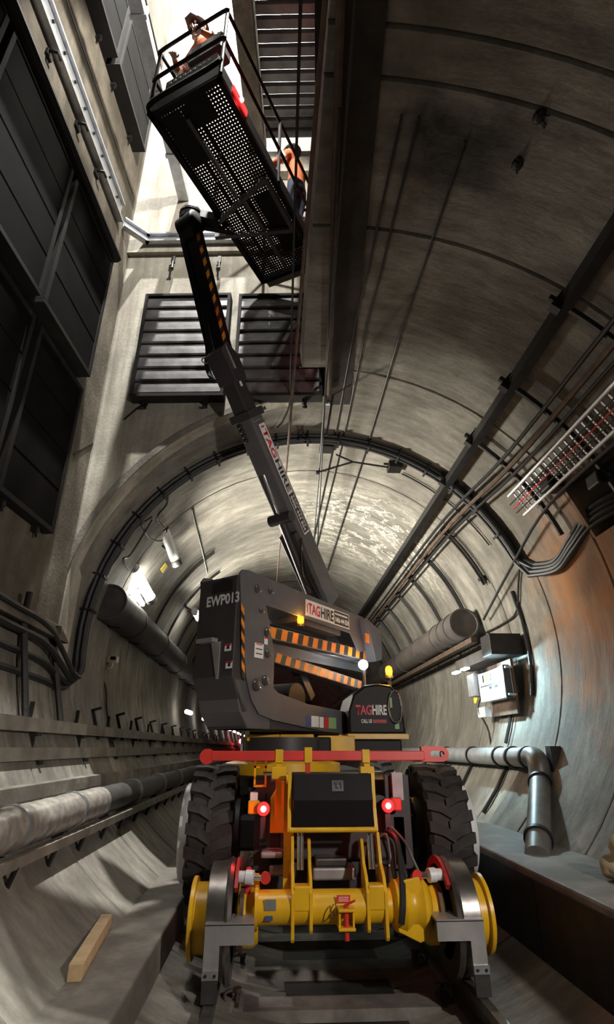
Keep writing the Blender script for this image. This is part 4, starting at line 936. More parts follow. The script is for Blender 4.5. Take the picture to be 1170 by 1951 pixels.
# small yellow step frame
stp = part(MB().box(-.635, -.535, 4.7, 4.72, 1.255, 1.27), 'step_frame', M['yellow'])
for (x0, x1, z0, z1) in ((-.635, -.535, 1.12, 1.135), (-.635, -.62, 1.13, 1.33), (-.55, -.535, 1.13, 1.33)): part(MB().box(x0, x1, 4.7, 4.72, z0, z1), 'step_bar', M['yellow'], stp)
# ---- tail lamps
for i, (px, py) in enumerate(((502, 1541), (739, 1535))):
    p = atY(px, py, 4.62); tl = part(MB().lathe([(0, .045), (.03, .048), (.05, .03)], p, (0, 1, 0), 16), 'tail_lamp', M['dark_paint'], None, True)
    part(MB().lathe([(0, .03), (.006, .044), (.012, .048), (.02, .048)], p + V((0, -.02, 0)), (0, 1, 0), 18), 'lamp_lens', M['red_lens'], tl, True)
    part(MB().lathe([(0, .008), (.006, .020), (.012, .022)], p + V((0, -.032, 0)), (0, 1, 0), 16), 'lamp_core', M['red_lamp'], tl, True)
    part(MB().box(p.x - .02, p.x + .02, p.y + .02, p.y + .1, p.z - .2, p.z + .04), 'lamp_bracket', M['dark_paint'], tl)
    light('tail_light', 'POINT', p + V((0, -.09, 0)), 1.3, (1, .02, .025), shadow_soft_size=.03)
    part(MB().box(p.x - (.12 if i == 0 else -.03), p.x - (.03 if i == 0 else -.12), 4.66, 4.72, p.z - .04, p.z + .05), 'lamp_mount', M['yellow'] if i == 0 else M['red'], tl, None, .01)
# ---- hoses
for i, (pts, r) in enumerate((
    ([(735, 1585, 4.6), (755, 1600, 4.45), (765, 1660, 4.3), (768, 1720, 4.2), (765, 1760, 4.2)], .022),
    ([(725, 1590, 4.6), (745, 1610, 4.5), (752, 1670, 4.35), (770, 1740, 4.22)], .016),
    ([(745, 1575, 4.6), (772, 1605, 4.5), (788, 1640, 4.45), (800, 1665, 4.42)], .010),
    ([(765, 1630, 4.4), (775, 1670, 4.35), (795, 1705, 4.32), (815, 1712, 4.35)], .012),
    ([(715, 1600, 4.55), (735, 1590, 4.5), (742, 1620, 4.45), (748, 1660, 4.4)], .010))):
    part(MB().tube(smooth_path([atY(*p) for p in pts], 6), r, 8), 'hydraulic_hose', M['cable'] if i not in (2, 4) else M['pipe_dark'], None, True)
part(MB().prism([(.36, .30), (.50, .24), (.56, .26), (.58, .40), (.52, .60), (.40, .58), (.355, .5)], lambda a_, b_, q: V((a_, q, b_)), 4.24, 4.27), 'hose_guard', M['yellow'], None, None, .006)
# ---- turntable
tc_ = T(1.15, .3, 0)
part(MB().lathe([(1.05, .46), (1.15, .48), (1.3, .48), (1.3, .40), (1.5, .40)], (tc_.x, tc_.y, 0), (0, 0, 1), 36), 'slew_ring', M['dark_paint'], None, True)
part(MB().lathe([(1.14, .55), (1.16, .60), (1.26, .60), (1.28, .50)], (tc_.x, tc_.y, 0), (0, 0, 1), 36), 'slew_cover', M['yellow'], None, True)
# ---- turret side plates (C-shaped, outline surveyed on the plate's own plane)
out_px = [(458, 1092), (463, 1085), (474, 1086), (512, 1102), (692, 1176), (697, 1186), (697, 1240), (684, 1242), (668, 1206), (507, 1153), (515, 1193), (523, 1247), (521, 1310), (530, 1320), (588, 1342), (640, 1352), (664, 1358), (664, 1398), (620, 1394), (520, 1372), (494, 1361), (480, 1335), (470, 1292), (462, 1200)]
poly = [pl(*p) for p in out_px]
TWD = .52
for n_, nm in ((0, 0), (TWD, 1)):
    pt = part(MB().prism(poly, lambda a_, b_, q, n_=n_: T(a_, n_ + q, b_), 0, .022), 'side_plate', M['charcoal'], None, None, .003)
    if n_ == 0: sp = pt
# counterweight block between the plates
c0 = [pl(458, 1092), pl(466, 1290)]
zt = c0[0][1]; zbm = pl(470, 1290)[1]
cw = part(MB().prism([(-.03, zbm), (-.03, zt - .01), (.22, zt - .02), (.22, zbm - .3), (.12, zbm - .32)], lambda a_, b_, q: T(a_, q, b_), .022, TWD), 'counterweight', M['dark_paint'], None, None, .01)
zlow = pl(500, 1385)[1]
part(MB().prism([(.0, zbm - .02), (.55, zbm - .02), (.55, zlow - .02), (.22, zlow - .02), (.10, zlow + .12)], lambda a_, b_, q: T(a_, q, b_), .022, TWD), 'turret_floor', M['charcoal'], None, None, .01)
part(MB().prism([(.20, zlow - .02), (2.2, zlow - .02), (2.2, zlow + .10), (.20, zlow + .10)], lambda a_, b_, q: T(a_, q, b_), .03, TWD - .01), 'turret_base', M['dark_paint'], None, None, .01)
# handle pocket, lettering and stickers on the rear face
def RF(a_, b_, q): return T(-.03 - q, a_, b_)
n0, z0 = rf(403, 1112, -.03); n1, z1 = rf(447, 1130, -.03)
zz0 = rf(425, 1128, -.03)[1]; zz1 = rf(425, 1104, -.03)[1]
part(MB().prism([(n1 + .03, zz0), (n0 - .03, zz0), (n0 - .03, zz1 - .02), (n0 - .12, zz1 - .02), (n0 - .15, zz1), (n1 + .12, zz1), (n1 + .08, zz1 - .02), (n1 + .03, zz1 - .02)], RF, .0, .006), 'lift_pocket', M['black_paint'], cw)
a_ = rf(394, 1158, -.03); b_ = rf(456, 1152, -.03); h_ = rf(425, 1136, -.03)[1] - rf(425, 1156, -.03)[1]
text_part('unit_number', 'EWP013', T(-.032, a_[0], a_[1]), TRr, (0, 0, 1), h_, M['ink_grey'], cw, a_[0] - b_[0], .034)
for (px0, py0, px1, py1) in ((428, 1226, 441, 1241), (430, 1259, 443, 1274)):
    p0 = rf(px0, py1, -.03); p1 = rf(px1, py0, -.03)
    st_ = part(MB().box(p1[0], p0[0], p0[1], p1[1], 0, .003, RF), 'warning_sticker', M['white'], cw)
    part(MB().box(p1[0], p0[0], p1[1] - .018, p1[1], .003, .004, RF), 'sticker_band', M['ink_red'], st_)
    part(MB().prism([(p1[0] + .02, p0[1] + .015), (p0[0] - .02, p0[1] + .02), (p0[0] - .03, p0[1] + .045), ((p0[0] + p1[0]) / 2, p0[1] + .065), (p1[0] + .02, p0[1] + .05)], RF, .003, .004), 'sticker_figure', M['ink'], st_)
# bracket light on the counterweight
q0 = rf(383, 1224, -.06); q1 = rf(414, 1218, -.06)
br = part(MB().box(q1[0], q0[0], q0[1] - .02, q1[1] + .01, .02, .1, RF), 'rear_step', M['guard'], cw, None, .003)
part(MB().prism([(q1[0] - .02, q1[1] - .02), (q1[0] + .09, q1[1] - .02), (q1[0] - .0, q1[1] - .36), (q1[0] - .02, q1[1] - .36)], RF, .0, .015), 'step_gusset', M['guard'], br)
# hazard strip along the plate edge, alternating blocks
def hazard(parent, fn, L, wd, nblk, lean, d=.003, mats=None, start=0):
    stp_ = L / nblk
    for k in range(nblk):
        a0 = k * stp_; a1 = a0 + stp_; mt = (M['orange'], M['black_paint'])[(k + start) % 2]
        c = [(a0, 0), (a1, 0), (a1 + lean, wd), (a0 + lean, wd)]
        part(MB().prism(c, fn, 0, d), 'hazard_block', mt, parent)
h0 = pl(463, 1150); h1 = pl(472, 1288); L_ = h0[1] - h1[1]
hazard(sp, lambda a_, b_, q: T(.012 + b_ + (a_ / L_) * (h1[0] - h0[0]) * .5, -.002 - q, h0[1] - a_), L_, .045, 10, .05)
# plate fittings
for (px, py, r) in ((490, 1122, .045), (515, 1126, .035), (497, 1163, .03), (509, 1205, .05), (510, 1245, .045), (505, 1296, .05), (488, 1305, .06)):
    s_, z_ = pl(px, py); pb = part(MB().lathe([(0, r), (.008, r), (.014, r * .7), (.02, r * .3)], T(s_, -.001, z_), TRr, 16), 'pivot_boss', M['dark_paint'], sp, True)
    for k in (0, 1): part(MB().sphere(T(s_ + (-.8 + 1.6 * k) * r, -.015, z_ + (.4 - .8 * k) * r), .011, 5), 'boss_bolt', M['chrome'], pb, True)
def PS(px0, py0, px1, py1, name, mt, d=.003, parent=None):
    s0, z0 = pl(px0, py1); s1, z1 = pl(px1, py0)
    return part(MB().box(s0, s1, z0, z1, 0, d, lambda a_, b_, q: T(a_, -.001 - q, b_)), name, mt, parent or sp), s0, s1, z0, z1
o, s0, s1, z0, z1 = PS(484, 1228, 502, 1252, 'notice_sticker', M['white'])
for k in range(3): part(MB().box(s0 + .02, s1 - .02, z0 + .035 + k * .045, z0 + .045 + k * .045, .003, .004, lambda a_, b_, q: T(a_, -.001 - q, b_)), 'sticker_line', (M['ink'], M['ink'], M['ink_red'])[k], o)
o, s0, s1, z0, z1 = PS(503, 1214, 510, 1227, 'warning_sticker', M['white']); part(MB().box(s0, s1, z1 - .02, z1, .003, .004, lambda a_, b_, q: T(a_, -.001 - q, b_)), 'sticker_band', M['ink_red'], o)
# company sign on the upper arm
A0 = pl(582, 1172); A1 = pl(665, 1199); B0 = pl(581, 1141); B1 = pl(664, 1170)
slope = V((TE.x, TE.y, 0)) * (A1[0] - A0[0]) + V((0, 0, A1[1] - A0[1])); Ls = slope.length; sx = slope.normalized(); sn = TRr; sy = sn.cross(sx); Hs = (B0[1] - A0[1]) * sx.dot(TE)
So = T(A0[0], -.002, A0[1])
def SG(a_, b_, q): return So + sx * a_ + sy * b_ + sn * q
def company_sign(parent, FN, Ls, Hs, sx, sy, white_first=True):
    sg = part(MB().box(0, Ls, 0, Hs, 0, .004, FN), 'company_sign', M['white'], parent)
    wt = Ls * .60
    part(MB().box(.02 * Ls, .035 * Ls, Hs * .2, Hs * .72, .004, .006, FN), 'logo_hook', M['ink_red'], sg)
    text_part('sign_lettering', 'TAG', FN(Ls * .05, Hs * .14, .003), sx, sy, Hs * .70, M['ink_red'], sg, wt * .42)
    text_part('sign_lettering', 'HIRE', FN(Ls * .05 + wt * .45, Hs * .14, .003), sx, sy, Hs * .70, M['ink'], sg, wt * .48)
    ph = part(MB().box(Ls * .63, Ls * .985, Hs * .06, Hs * .94, .004, .006, FN), 'phone_panel', M['ink'], sg)
    return sg, ph, wt
sg, ph, wt = company_sign(sp, SG, Ls, Hs, sx, sy)
for k in range(9): part(MB().box(Ls * (.645 + .035 * k), Ls * (.672 + .035 * k), Hs * .68, Hs * .80, .006, .007, SG), 'small_print', M['white'], ph)
text_part('sign_lettering', '0406 444 824', SG(Ls * .645, Hs * .18, .006), sx, sy, Hs * .36, M['white'], sg, Ls * .33)
# stickers on the lower arm
for (x0, x1, mt, txt) in ((583, 592, M['blue'], None), (593, 607, M['white'], None), (609, 616, M['white'], None), (618, 626, M['ink_red'], None), (626, 640, M['green'], None)):
    PS(x0, 1364 + (x0 - 583) * .09, x1, 1384 + (x0 - 583) * .09, 'badge', mt)
# far upright of the turret
u0 = pl(684, 1182); u1 = pl(714, 1250)
part(MB().prism([pl(683, 1180), pl(712, 1206), pl(713, 1258), pl(702, 1262), pl(697, 1240)], lambda a_, b_, q: T(a_, q - .12, b_), 0, .7), 'boom_pivot_post', M['charcoal'], None, None, .005)
s_, z_ = pl(699, 1216, -.12); part(MB().box(s_ - .05, s_ + .06, z_ - .06, z_ + .06, 0, .004, lambda a_, b_, q: T(a_, -.121 - q, b_)), 'orange_sticker', M['orange'])
# parallel riser arms with hazard stripes
def riser(pA, pB, n_, wd, ht, nm='riser_arm'):
    a_ = pl(*pA, n_); b_ = pl(*pB, n_)
    P0 = T(a_[0], n_ + wd / 2, a_[1]); P1 = T(b_[0], n_ + wd / 2, b_[1])
    ar_ = part(MB().beam(P0, P1, wd, ht), nm, M['charcoal'], None, None, .005)
    d = (P1 - P0); L = d.length; d.normalize(); up = TRr.cross(d)
    o_ = T(a_[0], n_ - .002, a_[1]) - up * ht * .42
    hazard(ar_, lambda x, y, q: o_ + d * x + up * y + TRr * q, L * .97, ht * .84, 21 if wd > .1 else 19, .03)
    return ar_
riser((512, 1204), (702, 1250), .03, .12, .13)
riser((524, 1252), (690, 1306), .03, .12, .11)
a_ = pl(500, 1235, .3); b_ = pl(690, 1275, .3); part(MB().beam(T(a_[0], .3, a_[1]), T(b_[0], .3, b_[1]), .14, .12), 'riser_link', M['dark_paint'])
a_ = pl(516, 1215, .2); b_ = pl(680, 1262, .2); part(MB().beam(T(a_[0], .16, a_[1]), T(b_[0], .16, b_[1]), .05, .05), 'riser_ram', M['chrome'])
a_ = pl(590, 1330, .25); b_ = pl(560, 1260, .25); part(MB().beam(T(a_[0], .25, a_[1]), T(b_[0], .25, b_[1]), .1, .1), 'riser_strut', M['dark_paint'])
a_ = pl(545, 1335, .3); part(MB().lathe([(-.15, .16), (.15, .16)], T(a_[0], .3, a_[1] + .02), TRr, 20), 'hose_reel', M['gloss_black'], None, True)
s0_, z0_ = pl(550, 1180, .2); part(MB().box(s0_, s0_ + 1.0, z0_ - .04, z0_ + .05, .1, .35, lambda a_, b_, q: T(a_, q, b_)), 'inner_duct', M['duct'], None, None, .01)
# amber lamps, LED work light
def lampball(p, r, mt, nm, e, colr):
    q = part(MB().lathe([(-r * 1.1, r * .8), (0, r), (r * 1.0, r * .85), (r * 1.4, r * .4)], p, (0, 0, 1), 14), nm, mt, None, True)
    part(MB().lathe([(-r * 1.8, r * 1.1), (-r * 1.1, r * 1.1)], p, (0, 0, 1), 14), 'lamp_base', M['dark_paint'], q)
    if e: light(nm + '_light', 'POINT', p + V((0, -.08, .0)), e, colr, shadow_soft_size=.04)
    return q
s_, z_ = pl(577, 1181, .0); lampball(T(s_, .03, z_), .04, M['amber'], 'amber_lamp', 4, (1, .45, .05))
# engine cover
EYp = 6.35
eX0 = atY(664, 1395, EYp).x; eX1 = atY(775, 1395, EYp).x; eZ0 = atY(700, 1400, EYp).z; eZ1 = atY(715, 1302, EYp).z
ecp = [(eX0, eZ0), (eX1, eZ0), (eX1 - .02, eZ0 + .25), (eX1 - .07, eZ1 - .10), (eX1 - .15, eZ1 - .02), (eX1 - .3, eZ1), (eX0 + .2, eZ1 - .02), (eX0 + .06, eZ1 - .12), (eX0, eZ0 + .25)]
ec = part(MB().prism(ecp, lambda a_, b_, q: V((a_, q, b_)), EYp, EYp + .95), 'engine_cover', M['gloss_black'], None, None, .03)
part(MB().box(eX0 - .01, eX1 + .02, EYp - .012, EYp + .96, eZ0 - .045, eZ0 + .012), 'yellow_band', M['yellow'], ec, None, .004)
part(MB().box(eX0 + .03, eX1 - .06, EYp + .01, EYp + .9, eZ0 - .20, eZ0 - .045), 'cover_skirt', M['gloss_black'], ec, None, .02)
def EF(a_, b_, q): return V((a_, EYp - q, b_))
c_ = atY(678, 1362, EYp); c2_ = atY(737, 1360, EYp); hh = atY(700, 1341, EYp).z - atY(700, 1360, EYp).z
text_part('cover_lettering', 'TAG', EF(c_.x, c_.z, .001), (1, 0, 0), (0, 0, 1), hh, M['ink_redb'] if 'ink_redb' in M else M['ink_red'], ec, (c2_.x - c_.x) * .52)
text_part('cover_lettering', 'HIRE', EF(c_.x + (c2_.x - c_.x) * .54, c_.z, .001), (1, 0, 0), (0, 0, 1), hh, M['white'], ec, (c2_.x - c_.x) * .46)
text_part('cover_lettering', 'CALL US', EF(c_.x + .06, c_.z - .085, .001), (1, 0, 0), (0, 0, 1), hh * .38, M['white'], ec, (c2_.x - c_.x) * .34)
for k in range(8): part(MB().box(c_.x + .06 + (c2_.x - c_.x) * (.38 + .055 * k), c_.x + .06 + (c2_.x - c_.x) * (.42 + .055 * k), c_.z - .085, c_.z - .085 + hh * .34, .001, .003, EF), 'small_print', M['ink_red'], ec)
p = atY(752, 1345, EYp); 
mv = []
loop = [(p.x + .075 * math.cos(2 * PI * k / 24), p.z + .165 * math.sin(2 * PI * k / 24) - (.02 if math.sin(2 * PI * k / 24) < -.5 else 0)) for k in range(25)]
part(MB().tube([V((a_, EYp - .015, b_)) for a_, b_ in loop], .012, 6, False), 'oval_trim', M['chrome'], ec, True)
part(MB().prism([(a_ * 1, b_) for a_, b_ in loop[:-1]], lambda a_, b_, q: V((a_, EYp - q, b_)), .0, .008), 'oval_window', M['gloss_black'], ec)
part(MB().box(p.x - .055, p.x - .03, EYp - .012, EYp - .008, p.z - .02, p.z + .09), 'window_glint', M['green'], ec)
part(MB().box(eX1 - .13, eX1 - .08, EYp - .006, EYp, eZ0 + .06, eZ0 + .13), 'green_badge', M['green'], ec)
p = atY(741, 1279, EYp + .25); bc = lampball(p, .045, M['amber'], 'amber_beacon', 16, (1, .42, .04))
part(MB().cyl(p - V((0, 0, .08)), V((p.x, p.y, eZ1 - .03)), .02, 8), 'beacon_stem', M['dark_paint'], bc)
p = atY(693, 1268, EYp + .5); ww = part(MB().lathe([(0, .05), (.03, .06), (.05, .06), (.052, .05)], p, (-.3, -1, .1), 16), 'led_lamp', M['cool_led'], None, True)
light('led_light', 'POINT', p + V((-.05, -.12, .05)), 1.6, (.75, .9, 1), shadow_soft_size=.05)
part(MB().cyl(p, V((p.x, p.y, eZ1 - .05)), .02, 8), 'led_stem', M['dark_paint'], ww)
# yellow deck edges left of the turret
for (x0, x1, yy) in ((470, 533, 5.95), (534, 598, 6.0)):
    a_ = atY(x0, 1412, yy); b_ = atY(x1, 1401, yy); part(MB().box(a_.x, b_.x, yy, yy + .5, a_.z, b_.z + .01), 'deck_edge', M['yellow'], None, None, .005)
a_ = atY(475, 1420, 6.0); part(MB().box(a_.x, a_.x + .85, 6.0, 6.9, 1.18, a_.z + .08), 'battery_box', M['gloss_black'], None, None, .02)
a_ = atY(605, 1425, 6.1); part(MB().box(a_.x, a_.x + .4, 6.1, 6.8, 1.3, 1.52), 'slew_motor_cover', M['yellow'], None, None, .01)
part(MB().box(-.83, -.80, 6.1, 6.13, 1.25, 1.75), 'side_post', M['mark_yellow'] if False else M['galv'], None); part(MB().box(-.79, -.74, 6.1, 6.12, 1.3, 1.62), 'side_notice', M['white'], None)
# ================= boom
NB = TWD / 2
def BP(px, py, n_=NB):
    s_, z_ = pl(px, py, n_); return T(s_, n_, z_)
B0 = BP(622, 1150); K0 = BP(470, 790); K1 = BP(428, 690); H0 = BP(362, 430)
bd_ = (B0 - K0).normalized(); bup = TRr.cross(bd_) * -1
if bup.z < 0: bup = -bup
bm1 = part(MB().beam(B0, K0, .26, .30, bup, (.24, .27)), 'main_boom', M['charcoal'], None, None, .018)
# reinforced heel and cylinders under the boom
Bm = B0.lerp(K0, .42)
part(MB().beam(B0 - bup * .10, Bm - bup * .13, .24, .22, bup), 'boom_heel', M['dark_paint'], bm1, None, .015)
part(MB().cyl(B0.lerp(K0, .12) - bup * .26, B0.lerp(K0, .52) - bup * .20, .05, 14), 'lift_ram', M['dark_paint'], bm1, True)
part(MB().cyl(B0.lerp(K0, .50) - bup * .20, B0.lerp(K0, .72) - bup * .17, .022, 10), 'ram_rod', M['chrome'], bm1, True)
part(MB().lathe([(-.16, .07), (.16, .07)], B0.lerp(K0, .5) - bup * .20, TRr, 16), 'ram_pin', M['dark_paint'], bm1, True)
for k in range(3):
    part(MB().tube(smooth_path([B0.lerp(K0, .05) - bup * (.2 + .02 * k) + TRr * .1, B0.lerp(K0, .2) - bup * .3 + TRr * (.05 + .03 * k), B0.lerp(K0, .33) - bup * .24 + TRr * .13, B0.lerp(K0, .38) - bup * .16 + TRr * .14], 5), .014, 6), 'boom_hose', M['cable'] if k else M['chrome'], bm1, True)
# boom head collar
part(MB().beam(K0 + bd_ * .06, K0 - bd_ * .04, .30, .33, bup), 'head_collar', M['dark_paint'], bm1, None, .01)
part(MB().beam(K0 + bd_ * .03 + bup * .18, K0 - bd_ * .01 + bup * .18, .34, .03, bup), 'collar_lip', M['chrome'], bm1)
for k in range(5): part(MB().sphere(K0 + bd_ * (.10 + .0 * k) + TRr * .125 - bup * (.1 - .05 * k) , .012, 5), 'collar_bolt', M['chrome'], bm1, True)
for k in range(4): part(MB().sphere(K0 + bd_ * (.1 + .06 * k) - bup * .16 - TRr * .05, .03, 5), 'wear_pad', M['black_steel'], bm1, True)
# sign on the boom
ptA = onplane(494, 812, K0 + TRr * .126, TRr); 
q0 = K0 + bd_ * .16 + TRr * .131; Lb = (K0 - B0).length
SgL = Lb * .56; SgH = .14
syb = TRr.cross(bd_)
ob = q0 - syb * SgH * .35
company_sign(bm1, lambda a_, b_, q: ob + bd_ * a_ + syb * b_ + TRr * q, SgL, SgH, bd_, syb)
FB = lambda a_, b_, q: ob + bd_ * a_ + syb * b_ + TRr * q
text_part('sign_lettering', '0406 444 824', FB(SgL * .65, SgH * .16, .006), bd_, syb, SgH * .38, M['white'], bm1, SgL * .32)
for k in range(9): part(MB().box(SgL * (.65 + .034 * k), SgL * (.676 + .034 * k), SgH * .70, SgH * .80, .006, .007, FB), 'small_print', M['white'], bm1)
# inner boom section and jib fork
d2 = (K1 - K0).normalized()
ib = part(MB().beam(K0 - d2 * .1, K1, .20, .24, bup, (.18, .22)), 'inner_boom', M['dark_paint'], None, None, .012)
part(MB().prism([(-.16, -.12), (.22, -.15), (.30, .02), (.12, .15), (-.16, .12)], lambda a_, b_, q: K1 + d2 * (a_ - .1) + TRr.cross(d2) * b_ * -1 + TRr * q, -.13, .13), 'jib_fork', M['dark_paint'], ib, None, .008)
part(MB().cyl(K1 - d2 * .12 + TRr * .14 - bup * .04, K1 + d2 * .16 + TRr * .14 - bup * .05, .028, 12), 'level_ram', M['chrome'], ib, True)
part(MB().box(-.02, .02, -.03, .03, 0, .004, lambda a_, b_, q: K1 - d2 * .3 + TRr * (.095 + q) + d2 * b_ + TRr.cross(d2) * a_), 'boom_sticker', M['white'], ib)
# jib
jd = (H0 - K1).normalized(); jup = TRr.cross(jd)
if jup.z < 0: jup = -jup
J0 = K1 + jd * .05
jb = part(MB().beam(J0 + TRr * .03, H0 + TRr * .03, .15, .16, jup), 'jib_arm', M['gloss_black'], None, None, .008)
Lj = (H0 - J0).length
oj = J0 + TRr * .106 - jup * .075
hazard(jb, lambda x, y, q: oj + jd * x + jup * y + TRr * q, Lj * .92, .07, 20, .07)
part(MB().beam(J0 - TRr * .12 - jup * .06 - jd * .02, H0 - TRr * .10 - jup * .04, .07, .08, jup), 'jib_link', M['gloss_black'], None, None, .006)
part(MB().cyl(J0 - TRr * .03 + jd * .25, H0 - TRr * .03 - jd * .2, .04, 12), 'jib_ram', M['pipe_grey'], None, True)
part(MB().cyl(J0 - TRr * .05 + jd * .9, H0 - TRr * .05 - jd * .05, .02, 10), 'jib_ram_rod', M['chrome'], None, True)
for k in range(3): part(MB().tube(smooth_path([J0 + jd * .25 - TRr * .2 + jup * .02 * k, J0 - TRr * (.24 + .02 * k) + jd * .05, J0 - TRr * .22 - jd * .16 - jup * .03 * k, J0 - TRr * .12 - jd * .26, K1 - d2 * .2 - TRr * .08], 5), .014, 6), 'jib_hose', M['cable'], None, True)
part(MB().tube([J0 - TRr * .2 + jd * .05 + V((.10 * math.cos(2 * PI * k / 16) * -1, .0, .05 * math.sin(2 * PI * k / 16))) for k in range(17)], .008, 6, False), 'hose_loop', M['chrome'], None, True)
# boom head rotator
part(MB().lathe([(-.14, .10), (-.12, .13), (.12, .13), (.14, .10)], H0, TRr, 20), 'rotator_body', M['gloss_black'], None, True)
part(MB().beam(H0 - jd * .22, H0 + jd * .06, .2, .2, jup), 'head_bracket', M['gloss_black'], None, None, .02)
rc = H0 + V((.0, .0, .13)); part(MB().lathe([(-.08, .13), (-.02, .14), (.0, .11), (.02, .14), (.1, .12)], rc, (0, 0, 1), 20), 'rotator', M['gloss_black'], None, True)
part(MB().lathe([(-.005, .135), (.01, .142), (.02, .135)], rc + V((0, 0, .03)), (0, 0, 1), 20), 'rotator_ring', M['chrome'], None, True)
# ================= basket
BZ = 7.22
ca = [atZ(281, 233, BZ), atZ(424, 124, BZ), atZ(597, 500, BZ), atZ(511, 537, BZ)]
near = (ca[0] + ca[1]) / 2; far = (ca[2] + ca[3]) / 2
bl = (far - near); LB = bl.length; bl.normalize(); br_ = V((bl.y, -bl.x, 0)); WB = .86
bc0 = (near + far) / 2
BO = bc0 - bl * LB / 2; BO.z = 0
def BK(l, r, h): return BO + bl * l + br_ * r + V((0, 0, BZ + h))      # l along, r to the right (centre 0), h above floor
hw = WB / 2
bk = part(MB().box(0, LB, -hw, -hw + .06, -.03, .05, BK), 'basket', M['gloss_black'], None, None, .004)
def bp(mb, nm, mt=None, smooth=None, bevel=0): return part(mb, nm, mt or M['gloss_black'], bk, smooth, bevel)
bp(MB().box(0, LB, hw - .06, hw, -.03, .05, BK), 'floor_rail'); bp(MB().box(0, .06, -hw, hw, -.03, .05, BK), 'floor_rail'); bp(MB().box(LB - .06, LB, -hw, hw, -.03, .05, BK), 'floor_rail')
for l0, l1, r in ((.18, 1.1, -.08), (1.1, 1.35, -.02), (1.35, 2.2, 0.0)): bp(MB().box(l0, l1, r - .02, r + .02, -.045, -.004, BK), 'floor_stiffener', M['charcoal'])
bp(MB().beam(BK(1.05, hw - .1, -.03), BK(1.28, -hw - .05, -.05), .05, .05), 'support_arm', M['charcoal'])
bp(MB().beam(BK(1.75, hw - .1, -.03), BK(1.42, -hw - .15, -.05), .05, .05), 'support_arm', M['charcoal'])
bp(MB().beam(BK(1.05, hw - .1, -.03), BK(1.75, hw - .1, -.03), .05, .05), 'support_arm', M['charcoal'])
bp(MB().beam(BK(1.3, -hw, -.04), H0 + V((.02, 0, .16)), .16, .12), 'rotator_arm')
bp(MB().beam(BK(1.45, -hw + .1, -.06), H0 + V((.05, .05, .08)), .06, .06), 'rotator_arm')
# perforated floor: real holes
pf = MB(); nl, nr = 62, 22; cl_l = (LB - .12) / nl; cl_r = (WB - .12) / nr
for i in range(nl):
    for j in range(nr):
        c_l = .06 + (i + .5) * cl_l; c_r = -hw + .06 + (j + .5) * cl_r
        sq_ = [(c_l - cl_l / 2, c_r - cl_r / 2), (c_l + cl_l / 2, c_r - cl_r / 2), (c_l + cl_l / 2, c_r + cl_r / 2), (c_l - cl_l / 2, c_r + cl_r / 2)]
        hl = [(c_l + .0078 * math.cos(rad(45 + 90 * k + 180)), c_r + .0078 * math.sin(rad(45 + 90 * k + 180))) for k in range(4)]
        pf.add([BK(a_, b_, 0) for a_, b_ in sq_ + hl], [(k, (k + 1) % 4, 4 + (k + 1) % 4, 4 + k) for k in range(4)])
bp(pf, 'perforated_floor')
bp(MB().box(.08, .62, -hw + .08, -.12, .004, .016, BK), 'hole_blocker', M['rubber']); bp(MB().box(1.2, LB - .3, .08, hw - .08, .004, .016, BK), 'hole_blocker', M['rubber']); bp(MB().box(.08, .3, -.1, .2, .004, .016, BK), 'hole_blocker', M['rubber'])  # added rubber covers that block light through parts of the perforated floor
# toe boards
for (l0, l1, r0, r1) in ((0, LB, -hw - .004, -hw + .004), (0, LB, hw - .004, hw + .004), (-.004, .004, -hw, hw)): bp(MB().box(l0, l1, r0, r1, 0, .16, BK), 'toe_board')
bp(MB().box(LB - .004, LB + .004, -hw, hw, .0, .15, BK), 'toe_board', M['tray'])
bp(MB().box(LB + .004, LB + .10, -hw + .06, hw - .16, -.01, .002, BK), 'end_plate', M['tray'])
# tubular rails
def rl(pts, r=.02): return bp(MB().tube(pts, r, 8), 'guard_rail', M['rail_paint'] if 'rail_paint' in M else None, True)
for h in (.58, 1.10):
    rl([BK(0, -hw, h), BK(LB, -hw, h)]); rl([BK(0, hw, h), BK(LB, hw, h)]); rl([BK(LB, -hw, h), BK(LB, hw, h)])
    rl(smooth_path([BK(0, -hw, h), BK(-.02, -hw + .06, h), BK(-.02, hw - .06, h), BK(0, hw, h)], 4))
for (l, r) in ((0, -hw), (0, hw), (LB, -hw), (LB, hw), (LB * .5, -hw), (LB * .5, hw)): bp(MB().tube([BK(l, r, 0), BK(l, r, 1.10)], .02, 8), 'guard_post', None, True)
rl(smooth_path([BK(-.01, -hw + .02, .02), BK(-.06, -hw + .1, .06), BK(-.06, hw - .12, .06), BK(-.02, hw, .2)], 5), .024)
# outer bumper bow at the far end
rl(smooth_path([BK(LB - .1, hw + .01, .02), BK(LB + .05, hw - .02, .02), BK(LB + .10, hw - .18, .02), BK(LB + .04, -hw + .1, .01)], 5), .02)
# control console at the near end
bp(MB().box(.03, .22, -.05, .36, .62, .9, BK), 'control_console', M['dark_paint'], None, .02)
bp(MB().box(.0, .03, -.26, .36, .2, .42, BK), 'notice_board', M['charcoal'])
tx = [BK(-.004, .30 - .0, .36)]
for k in range(9): bp(MB().box(-.006, -.001, -.22 + k * .06, -.19 + k * .06, .345, .375, BK), 'notice_letter', M['white'])
bp(MB().tube(smooth_path([BK(.1, -.1, 1.0), BK(.15, -.05, 1.1), BK(.2, .02, 1.02)], 4), .015, 6), 'joystick', M['chrome'])
